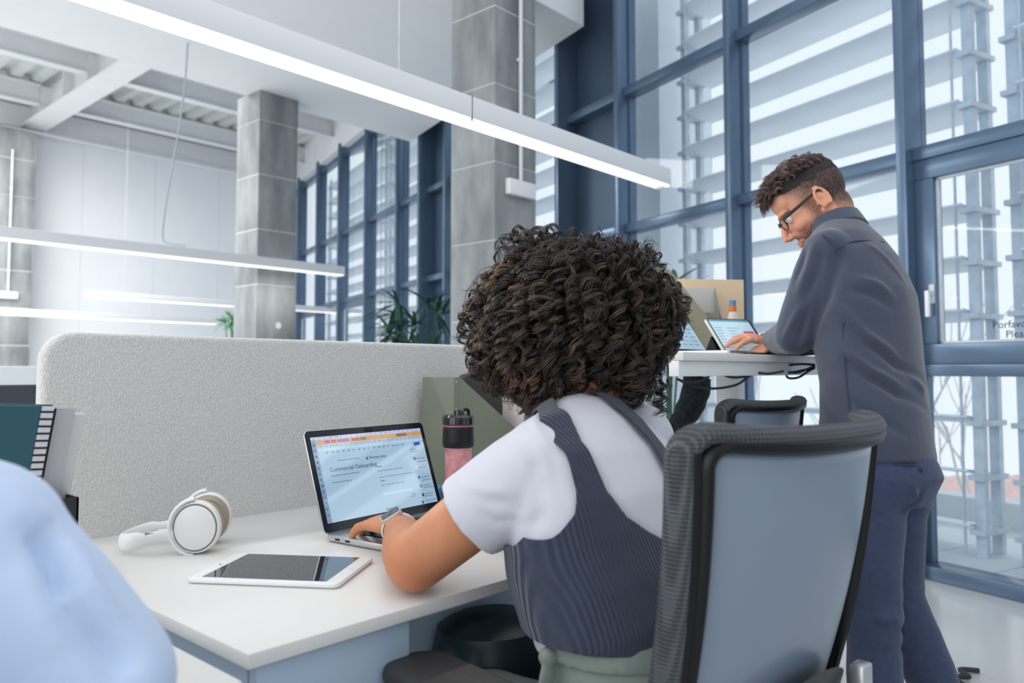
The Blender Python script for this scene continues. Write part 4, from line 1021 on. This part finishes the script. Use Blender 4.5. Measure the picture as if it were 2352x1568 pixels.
for s_s,e_,h_h in ((S,E,Hm),(Sr,Er,Hr)): b.limb([s_s,e_],[.05,.043],None,16); b.limb([e_,h_h],[.042,.027],None,16)
LG=[((2.125,.69,.84),PF(2005,1350,2.0),PF(2012,1690,2.0)),((2.26,.68,.84),V((2.305,.675,.45)),V((2.35,.55,.09)))]
for h0,k0,a0 in LG: b.limb([h0,k0,a0],[.085,.055,.038],None,16)
body=blob(b,.007,4)
hl=hand_mesh(Hm,(PF(1690,772,2.42)-Hm),-FW,(UP*.95-FW*.25+RT*-.1),((26,20,14),(14,20,14),(20,24,16),(28,26,18)),s=1.0,spread=(.2,.03,-.12,-.26),thumb=(.75,.5,-.45))
hr2=hand_mesh(PF(1800,800,2.43),(PF(1752,800,2.40)-PF(1800,800,2.43)),-FW,(UP),((30,60,40),)*4,s=.95)
full=joinme([body,hl,hr2]); n0=len(full.vertices)
# face colours painted by place on the head
skin=np.array(lin((222,160,132))); red=np.array(lin((214,132,116))); beard=np.array(lin((96,70,54))); fade=np.array(lin((50,40,38)))
def mixc(t,col,k): k=np.clip(k,0,1)[:,None]; return t*(1-k)+col*k
sg=lambda v,w: 1/(1+np.exp(-np.clip(v/w,-30,30)))
def tones(h,face=True):
    x,y,z=h[:,0],h[:,1],h[:,2]; near=(np.abs(x)<.16)&(np.abs(y)<.11)&(np.abs(z)<.2)
    tn=np.tile(skin,(len(x),1)); nz=np.zeros(len(x)); ii=np.where(near)[0]
    nz[ii]=[noise.noise(V((h[k,0]*260,h[k,1]*260,h[k,2]*260))) for k in ii]
    tn=mixc(tn,red,.45*np.exp(-((x-.085)/.03)**2-((z+.035)/.03)**2))
    ear=face&(np.abs(y)>.0765)&(np.abs(x+.012)<.03)&(np.abs(z+.008)<.042)
    jaw=sg(-.030-.33*np.maximum(x-.02,0)-z,.006)*sg(x-.004,.006)
    must=np.exp(-((z+.055)/.006)**2)*(x>.075)*(np.abs(y)<.030); mouth=np.exp(-((x-.096)/.02)**2-((z+.070)/.008)**2)*(np.abs(y)<.026)
    burn=sg(.034-x,.005)*sg(x-.008,.004)*sg(.045-z,.01)*sg(z+.06,.01)*(np.abs(y)>.045)
    b_=np.maximum(np.maximum(jaw*(1-1.3*mouth),must),burn*.8)*(1.0+.6*nz); b_[ear]=0
    if face: tn=mixc(tn,beard,b_*.95); tn=mixc(tn,np.array(lin((196,120,106))),mouth*.6)
    hl=np.where(x>.03,.040+(x-.03)*1.1,np.where(x<-.03,-.050+(x+.03)*.35,.014+(x)*1.1)); hl=np.where(x<-.03,hl,np.maximum(hl,-.05))
    k=sg(z-hl,.014)*(1.0+.30*nz)*near; k[ear]=0
    tn=mixc(tn,fade,k)
    if face:
        br=np.exp(-((z-.022)/.0035)**2)*(x>.066)*(np.abs(np.abs(y)-.032)<.022); tn=mixc(tn,beard*.6,br*.9)
    return tn
tn=tones(hloc)
me2=joinme([full]); bl_=np.c_[co(me2),np.ones(len(me2.vertices))]@np.array(HMm.inverted()).T; bt_=tones(bl_[:,:3],False)

attr_color(hd,tn); attr_color(me2,bt_)
bm=bmesh.new(); bm.from_mesh(me2); bm.from_mesh(hd); me3=bpy.data.meshes.new('body'); bm.to_mesh(me3); bm.free(); me3.polygons.foreach_set('use_smooth',[True]*len(me3.polygons))
if 'tone' not in me3.color_attributes: attr_color(me3,np.vstack([bt_,tn]))
link('body',M__(me3),mat('pink_skin',(226,158,128),.5,spec=.35,sub=.08,attr='tone',bump=.04,bs=300),mn)
# eyes
for s in (-1,1):
    e_=HMm@V((.0815,s*.032,.002)); eb=MB().sphere(e_,.0115,20); o=link('eye',M__(blob(eb,.0015,1)),mat('eye_white',(226,218,214),.2),mn)
    ib=MB().sphere(HMm@V((.0905,s*.032,-.0015)),(.0045,.0045,.0045),14); new('iris',ib,mat('iris',(60,44,36),.2),o,smooth=True).data.transform(Matrix.Translation(-Mi))
    lb=MB().loft([HMm@V((.088,s*.022,.005)),HMm@V((.094,s*.032,.0075)),HMm@V((.088,s*.044,.005))],[.0016,.002,.0016],None,8); new('eyelid',lb,M_skinw,o,smooth=True).data.transform(Matrix.Translation(-Mi))
# glasses
gl=thing('glasses','black-rimmed glasses worn by the bearded man','glasses',hc)
G=lambda x,y,z: (HMm@V((x,y,z)))-hc
M_gf=mat('black_acetate',(18,20,24),.25,spec=.5)
for s in (-1,1):
    rim=MB(); pp=[G(.1045-.010*abs(math.cos(R(a))*.026+.032)/.058*.6,s*(.032+.026*math.cos(R(a))),.000+.019*math.sin(R(a))*(1 if math.sin(R(a))<0 else .85)) for a in range(0,361,20)]
    rim.loft(pp,[.0021]*len(pp),None,8); new('rim',rim,M_gf,gl,smooth=True)
    new('lens',MB().add([pp[i] for i in range(0,18)],[tuple(range(18))]),glassy('lens_glass',(.95,.98,1),.02) if 'lens_glass' not in MATS else MATS['lens_glass'],gl)
    tm=MB().loft([G(.099,s*.060,.010),G(.095,s*.070,.011),G(.05,s*.079,.013),G(.018,s*.080,.016),G(-.003,s*.0765,.018),G(-.03,s*.074,.014),G(-.044,s*.0765,.006)],[(.0045,.002),(.0055,.002),(.0045,.0017),(.003,.0015),(.003,.0015),(.003,.0015),(.003,.0015)],hz_,8); new('temple',tm,M_gf,gl,smooth=True)
new('bridge',MB().tube([G(.105,-.008,.004),G(.109,0,.007),G(.105,.008,.004)],.0018,6,sub=3),M_gf,gl,smooth=True)
# hair: curls on top, thin at the crown edge
M_hair2=mat('brown_hair',(70,56,52),.5,spec=.45,attr='tone')
capm=MB().sphere((-.010,0,.052),(.099,.074,.083),40); capm.sphere((.055,0,.088),(.036,.05,.03),24)
cm=blob(capm,.004,2); c=co(cm); keep=c[:,2]<(.062+np.where(c[:,0]>.02,(c[:,0]-.02)*.15,(c[:,0]-.02)*.22)); 
s_f=(.062+np.where(c[:,0]>.02,(c[:,0]-.02)*.2,(c[:,0]-.02)*.25))-c[:,2]; wrinkle(cm,.004,(60,60,60),4)
cap=clipshell(cm,s_f,.002); cap.transform(Matrix.Translation(-Mi)@HMm); hair2=link('hair',cap,mat('hair_cap',(50,41,40),.8,bump=.8,bs=150),mn)
specs=[]; Kp=24; rg=np.random.default_rng(3)
for i in range(620):
    u=rg.uniform(-1,1); v=rg.uniform(-1,1)
    lx=-.012+u*.092; ly=v*.070*math.sqrt(max(0,1-(u*.8)**2)); k_=1-((lx+.01)/.102)**2-(ly/.079)**2
    if k_<=0.12: continue
    lz=.052+.083*math.sqrt(k_)
    if lz<.075+ (lx<0)*(-lx)*.0: continue
    d=V((rg.normal(.55,.4),rg.normal(0,.45)+ly*6,rg.uniform(.3,1.0))).normalized(); L_=rg.uniform(.026,.050); g_=V((.9,ly*8,-.5)).normalized()
    s=np.linspace(0,1,Kp); A=[]
    for t in s: A.append(HMm@(V((lx,ly,lz-.004))+d*L_*t*.8+g_*L_*.7*t*t))
    c=np.array(lin([(84,68,66),(104,84,80),(130,112,106),(62,50,50)][rg.integers(4)]))
    specs.append(dict(axis=np.array(A),n=6,ph=rg.uniform(0,6),r=rg.uniform(.0045,.0085),turns=rg.uniform(.9,1.8),c=c,w=.75))
for i in range(90): # fringe falling over the forehead
    ly=rg.uniform(-.045,.055); p0=V((.070+rg.uniform(-.012,.012),ly,.098)); L_=rg.uniform(.025,.05); d=V((.9,ly*3,.1)).normalized(); A=[HMm@(p0+d*L_*.8*t+V((.1,0,-1))*L_*.9*t*t) for t in np.linspace(0,1,Kp)]
    specs.append(dict(axis=np.array(A),n=6,ph=rg.uniform(0,6),r=rg.uniform(.003,.007),turns=rg.uniform(.6,1.6),c=np.array(lin((72,56,50))),w=.75))
h2=curls_of('curl',specs,M_hair2,None,srad=.0009); h2['kind']='stuff'; h2.data.transform(Matrix.Translation(-Mi)); h2.parent=hair2
# shirt
M_shirt=mat('charcoal_blue_cotton',(56,65,84),.85,sheen=.35,var=.10,vs=160,bump=.12,bs=500,c2=(52,60,78))
b=MB()
b.loft([(2.198,.686,.822),(2.200,.688,.86),(2.215,.692,.93),(2.245,.705,1.02),(2.275,.725,1.13),(2.292,.745,1.24),(2.308,.778,1.34),(2.318,.80,1.405),(2.325,.815,1.45),(2.33,.83,1.475)],
       [(.180,.142),(.178,.139),(.172,.131),(.170,.128),(.178,.134),(.188,.140),(.190,.130),(.165,.108),(.11,.085),(.075,.068)],(1,0,0),44)
for a0,e0,h0 in ((S,E,Hm),(Sr,Er,Hr)):
    b.sphere(a0,(.072,.070,.070),24); d=(h0-e0)
    b.loft([a0.lerp(e0,-.08),a0.lerp(e0,.3),a0.lerp(e0,.75),e0+V((0,0,-.005))],[(.068,.072),(.070,.074),(.062,.066),(.054,.058)],(1,0,0),28); b.sphere(e0+V((0,0,-.004)),(.055,.055,.052),24)
    b.loft([e0,e0+d*.4,e0+d*.8,e0+d*.97],[(.054,.052),(.050,.048),(.040,.038),(.036,.034)],None,24)
    b.loft([V((2.32,.80,1.40)),a0],[(.09,.06),(.07,.066)],(0,1,0),20)
me=blob(b,.0055,6,.6); T_=tree_of(me); wrinkle(me,.0035,(7,7,5),21); 
Pn=lambda *p: pathon(T_,p)
creases(me,[(Pn((1905,545),(1930,590),(1900,680),(1870,760)),-0.0150,.016),(Pn((1925,700),(1990,770),(2060,820),(2130,860)),0.0120,.012),(Pn((1940,800),(2000,850),(2070,890),(2140,930)),0.0120,.011),
  (Pn((1930,720),(1995,790),(2060,840),(2125,880)),-0.0120,.012),(Pn((1935,825),(2000,870),(2060,905),(2130,945)),-0.0120,.012),(Pn((1960,640),(2010,650),(2050,680)),0.0090,.012),(Pn((1950,665),(2000,675),(2050,705)),-0.0090,.012),
  (Pn((1870,560),(1855,620),(1830,680)),0.0090,.011),(Pn((1890,575),(1875,630),(1850,690)),-0.0090,.010),(Pn((1850,570),(1838,610),(1822,650)),-0.0075,.009),(Pn((1840,700),(1820,740),(1800,780)),0.0090,.010),(Pn((1860,700),(1845,750),(1830,795)),-0.0090,.010),
  (Pn((2110,850),(2130,880),(2140,905)),-0.0150,.010),(Pn((2095,870),(2120,905),(2150,950)),0.0105,.010),(Pn((1950,920),(2010,960),(2080,1000)),-0.0075,.014),(Pn((1990,560),(2040,600),(2080,650)),0.0060,.010)])
sh=link('shirt',M__(me),M_shirt,mn)
cl=MB().loft([(2.322,.808,1.455),(2.330,.822,1.49),(2.332,.828,1.505)],[(.088,.080),(.078,.072),(.074,.068)],(1,0,0),28); link('collar',M__(blob(cl,.004,3)),M_shirt,mn)
seam=lambda pp,r=.0016: MB().tube([q+(CP-q).normalized()*.001 for q in Pn(*pp)],r,6,sub=4)
M_seam=mat('dark_seam',(48,56,74),.9)
for pp in (((1862,535),(1890,540),(1915,560),(1925,575)),((1925,572),(1955,556),(1990,552),(2030,556)),((1937,740),(1938,800),(1945,880),(1952,940))):
    o=new('seam',seam(pp),M_seam,sh,smooth=True); o.data.transform(Matrix.Translation(-Mi))
# jeans
M_jean=mat('indigo_denim',(54,66,96),.85,var=.15,vs=60,c2=(48,59,88),bump=.15,bs=400,sheen=.15)
b=MB(); b.loft([(2.195,.680,.90),(2.195,.675,.84),(2.195,.665,.78),(2.19,.67,.72)],[(.150,.110),(.158,.122),(.168,.138),(.15,.11)],(1,0,0),36)
for h0,k0,a0 in LG:
    h0=V(h0); k0=V(k0); a0=V(a0); b.limb([h0+V((0,-.02,-.05)),h0.lerp(k0,.45),k0],[.108,.088,.068],None,26); b.limb([k0,k0.lerp(a0,.5),a0],[.068,.066,.060],None,24)
me=blob(b,.006,5); T_=tree_of(me); wrinkle(me,.004,(6,6,9),33)
Pj=lambda *p: pathon(T_,p)
creases(me,[(Pj((2045,1180),(2080,1172),(2110,1150)),-.010,.010),(Pj((2050,1195),(2085,1190),(2110,1165)),.006,.009),(Pj((2095,1110),(2100,1140),(2075,1165)),.008,.009),(Pj((2120,1120),(2110,1150),(2095,1165)),-.006,.008),
  (Pj((2020,1400),(2060,1390),(2090,1385)),-.006,.010),(Pj((2015,1440),(2060,1450),(2092,1430)),-.008,.010),(Pj((2015,1420),(2055,1425),(2092,1405)),.007,.010),(Pj((2020,1500),(2060,1490),(2095,1480)),-.006,.010)])
jn=link('jeans',M__(me),M_jean,mn)
for pp in (((2052,1060),(2100,1062),(2150,1065)),((2052,1066),(2100,1069),(2150,1070))):
    q=Pj(*pp)
    if len(q)>1: o=new('pocket_seam',MB().tube([a+(CP-a).normalized()*.001 for a in q],.0016,6,sub=3),M_seam,jn,smooth=True); o.data.transform(Matrix.Translation(-Mi))
q=onbody(T_,2114,1078)
if q: o=new('button',MB().sphere(q,(.007,.007,.007),12),M_seam,jn,smooth=True); o.data.transform(Matrix.Translation(-Mi))
for h0,k0,a0 in LG:
    a0=V(a0); q=MB().loft([(a0.x,a0.y-.07,.045),(a0.x,a0.y,.055),(a0.x-.01,a0.y+.12,.04),(a0.x-.02,a0.y+.20,.03)],[(.035,.04),(.045,.06),(.05,.038),(.035,.024)],(1,0,0),22); link('shoe',M__(blob(q,.007,3)),M_black,mn)
# black strap on the floor
p=PZ(2215,1566,0); tag(new('strap',MB().tube([p+V((-.07,-.02,.01)),p+V((-.03,.02,.02)),p+V((.02,-.01,.015)),p+V((.08,.03,.012)),p+V((.12,-.02,.01))],.009,8,sub=5),M_cab,smooth=True),'black strap lying on the pale floor at the bottom right','strap')

# ================================================================== person in pale blue, bottom left corner
bp=thing('person','person in a pale blue shirt, only the shoulder showing at bottom left','person',(-.10,.50,0))
Bi=bp.location
def B_(me): me.transform(Matrix.Translation(-Bi)); return me
Sb=PF(-85,1290,.60); Eb=PF(215,1575,.62); Hb=V((.10,.92,.80))
Tc=V((Sb.x-.17,Sb.y-.02,0))
b=MB(); b.loft([(Tc.x,Tc.y,.50),(Tc.x,Tc.y,.70),(Tc.x,Tc.y+.02,.85),(Tc.x,Tc.y+.03,Sb.z+.02),(Tc.x,Tc.y+.03,Sb.z+.06)],[(.15,.11),(.15,.11),(.17,.12),(.15,.09),(.07,.06)],(1,0,0),24)
b.limb([(Tc.x,Tc.y+.03,Sb.z+.04),(Tc.x,Tc.y+.05,Sb.z+.15)],[.055,.055],None,16)
S2b=V((Tc.x-.17,Sb.y,Sb.z)); E2b=S2b+V((-.05,.12,-.25)); H2b=V((E2b.x+.12,.92,.80))
for a0,e0,h0 in ((Sb,Eb,Hb),(S2b,E2b,H2b)): b.limb([a0,e0],[.05,.042],None,16); b.limb([e0,h0],[.042,.026],None,16)
for s in (-1,1): b.limb([(Tc.x+s*.09,Tc.y,.50),(Tc.x+s*.12,Tc.y+.40,.50)],[.08,.055],None,16); b.limb([(Tc.x+s*.12,Tc.y+.40,.50),(Tc.x+s*.12,Tc.y+.36,.08)],[.055,.04],None,16)
HB=Matrix.Translation((Tc.x,Tc.y+.08,Sb.z+.26))@Matrix.Rotation(R(95),4,'Z')@Matrix.Rotation(R(10),4,'Y'); hd,_=head_mesh(HB,.006)
hs=[hand_mesh(h0,(0,1,-.05),(t,0,0),(0,0,1),((12,22,18),)*4,.004) for h0,t in ((Hb,-1),(H2b,1))]
link('body',B_(joinme([blob(b,.008,4),hd]+hs)),mat('blue_person_skin',(206,150,120),.5),bp)
hm=MB().sphere((-.015,0,.05),(.108,.088,.098),32); hm.sphere((-.045,0,-.01),(.075,.082,.09),28); me=blob(hm,.006,2); wrinkle(me,.006,(40,40,40),1); me.transform(Matrix.Translation(-Bi)@HB); link('hair',me,mat('brown_bob',(84,62,48),.6,bump=.6,bs=60,stretch=(1,1,.2)),bp)
M_blue=mat('pale_blue_cotton',(196,214,242),.75,sheen=.2,bump=.03,bs=300)
b=MB(); b.loft([(Tc.x,Tc.y,.50),(Tc.x,Tc.y,.70),(Tc.x,Tc.y+.01,.85),(Tc.x,Tc.y+.02,Sb.z),(Tc.x,Tc.y+.03,Sb.z+.06),(Tc.x,Tc.y+.03,Sb.z+.10)],[(.18,.14),(.18,.14),(.19,.145),(.17,.12),(.11,.09),(.065,.06)],(1,0,0),32)
for a0,e0,h0 in ((Sb,Eb,Hb),(S2b,E2b,H2b)):
    b.sphere(a0,(.075,.075,.078),24); b.loft([a0.lerp(e0,-.05),a0.lerp(e0,.5),e0],[.072,.070,.062],None,26); b.sphere(e0,.062,20); b.loft([e0,e0.lerp(h0,.5),e0.lerp(h0,.93)],[.060,.05,.04],None,22)
me=blob(b,.006,6,.6); T_=tree_of(me); wrinkle(me,.004,(8,8,5),14)
Pb=lambda *p: pathon(T_,p)
creases(me,[(Pb((70,1215),(110,1250),(140,1330),(165,1375)),-.020,.010),(Pb((150,1370),(220,1440),(270,1500),(300,1560)),-.018,.013),(Pb((100,1200),(160,1270),(210,1350),(280,1440)),.008,.012),(Pb((0,1100),(60,1160),(110,1220)),.006,.015),(Pb((40,1290),(90,1400),(150,1500)),.005,.02)])
link('shirt',B_(me),M_blue,bp)
tr=MB(); tr.loft([(Tc.x,Tc.y,.60),(Tc.x,Tc.y,.46)],[(.17,.135),(.19,.15)],(1,0,0),24)
for s in (-1,1): tr.limb([(Tc.x+s*.09,Tc.y,.50),(Tc.x+s*.12,Tc.y+.40,.50)],[.095,.07],None,16); tr.limb([(Tc.x+s*.12,Tc.y+.40,.50),(Tc.x+s*.12,Tc.y+.36,.12)],[.07,.06],None,16)
link('trousers',B_(blob(tr,.008,3)),M_jean,bp)
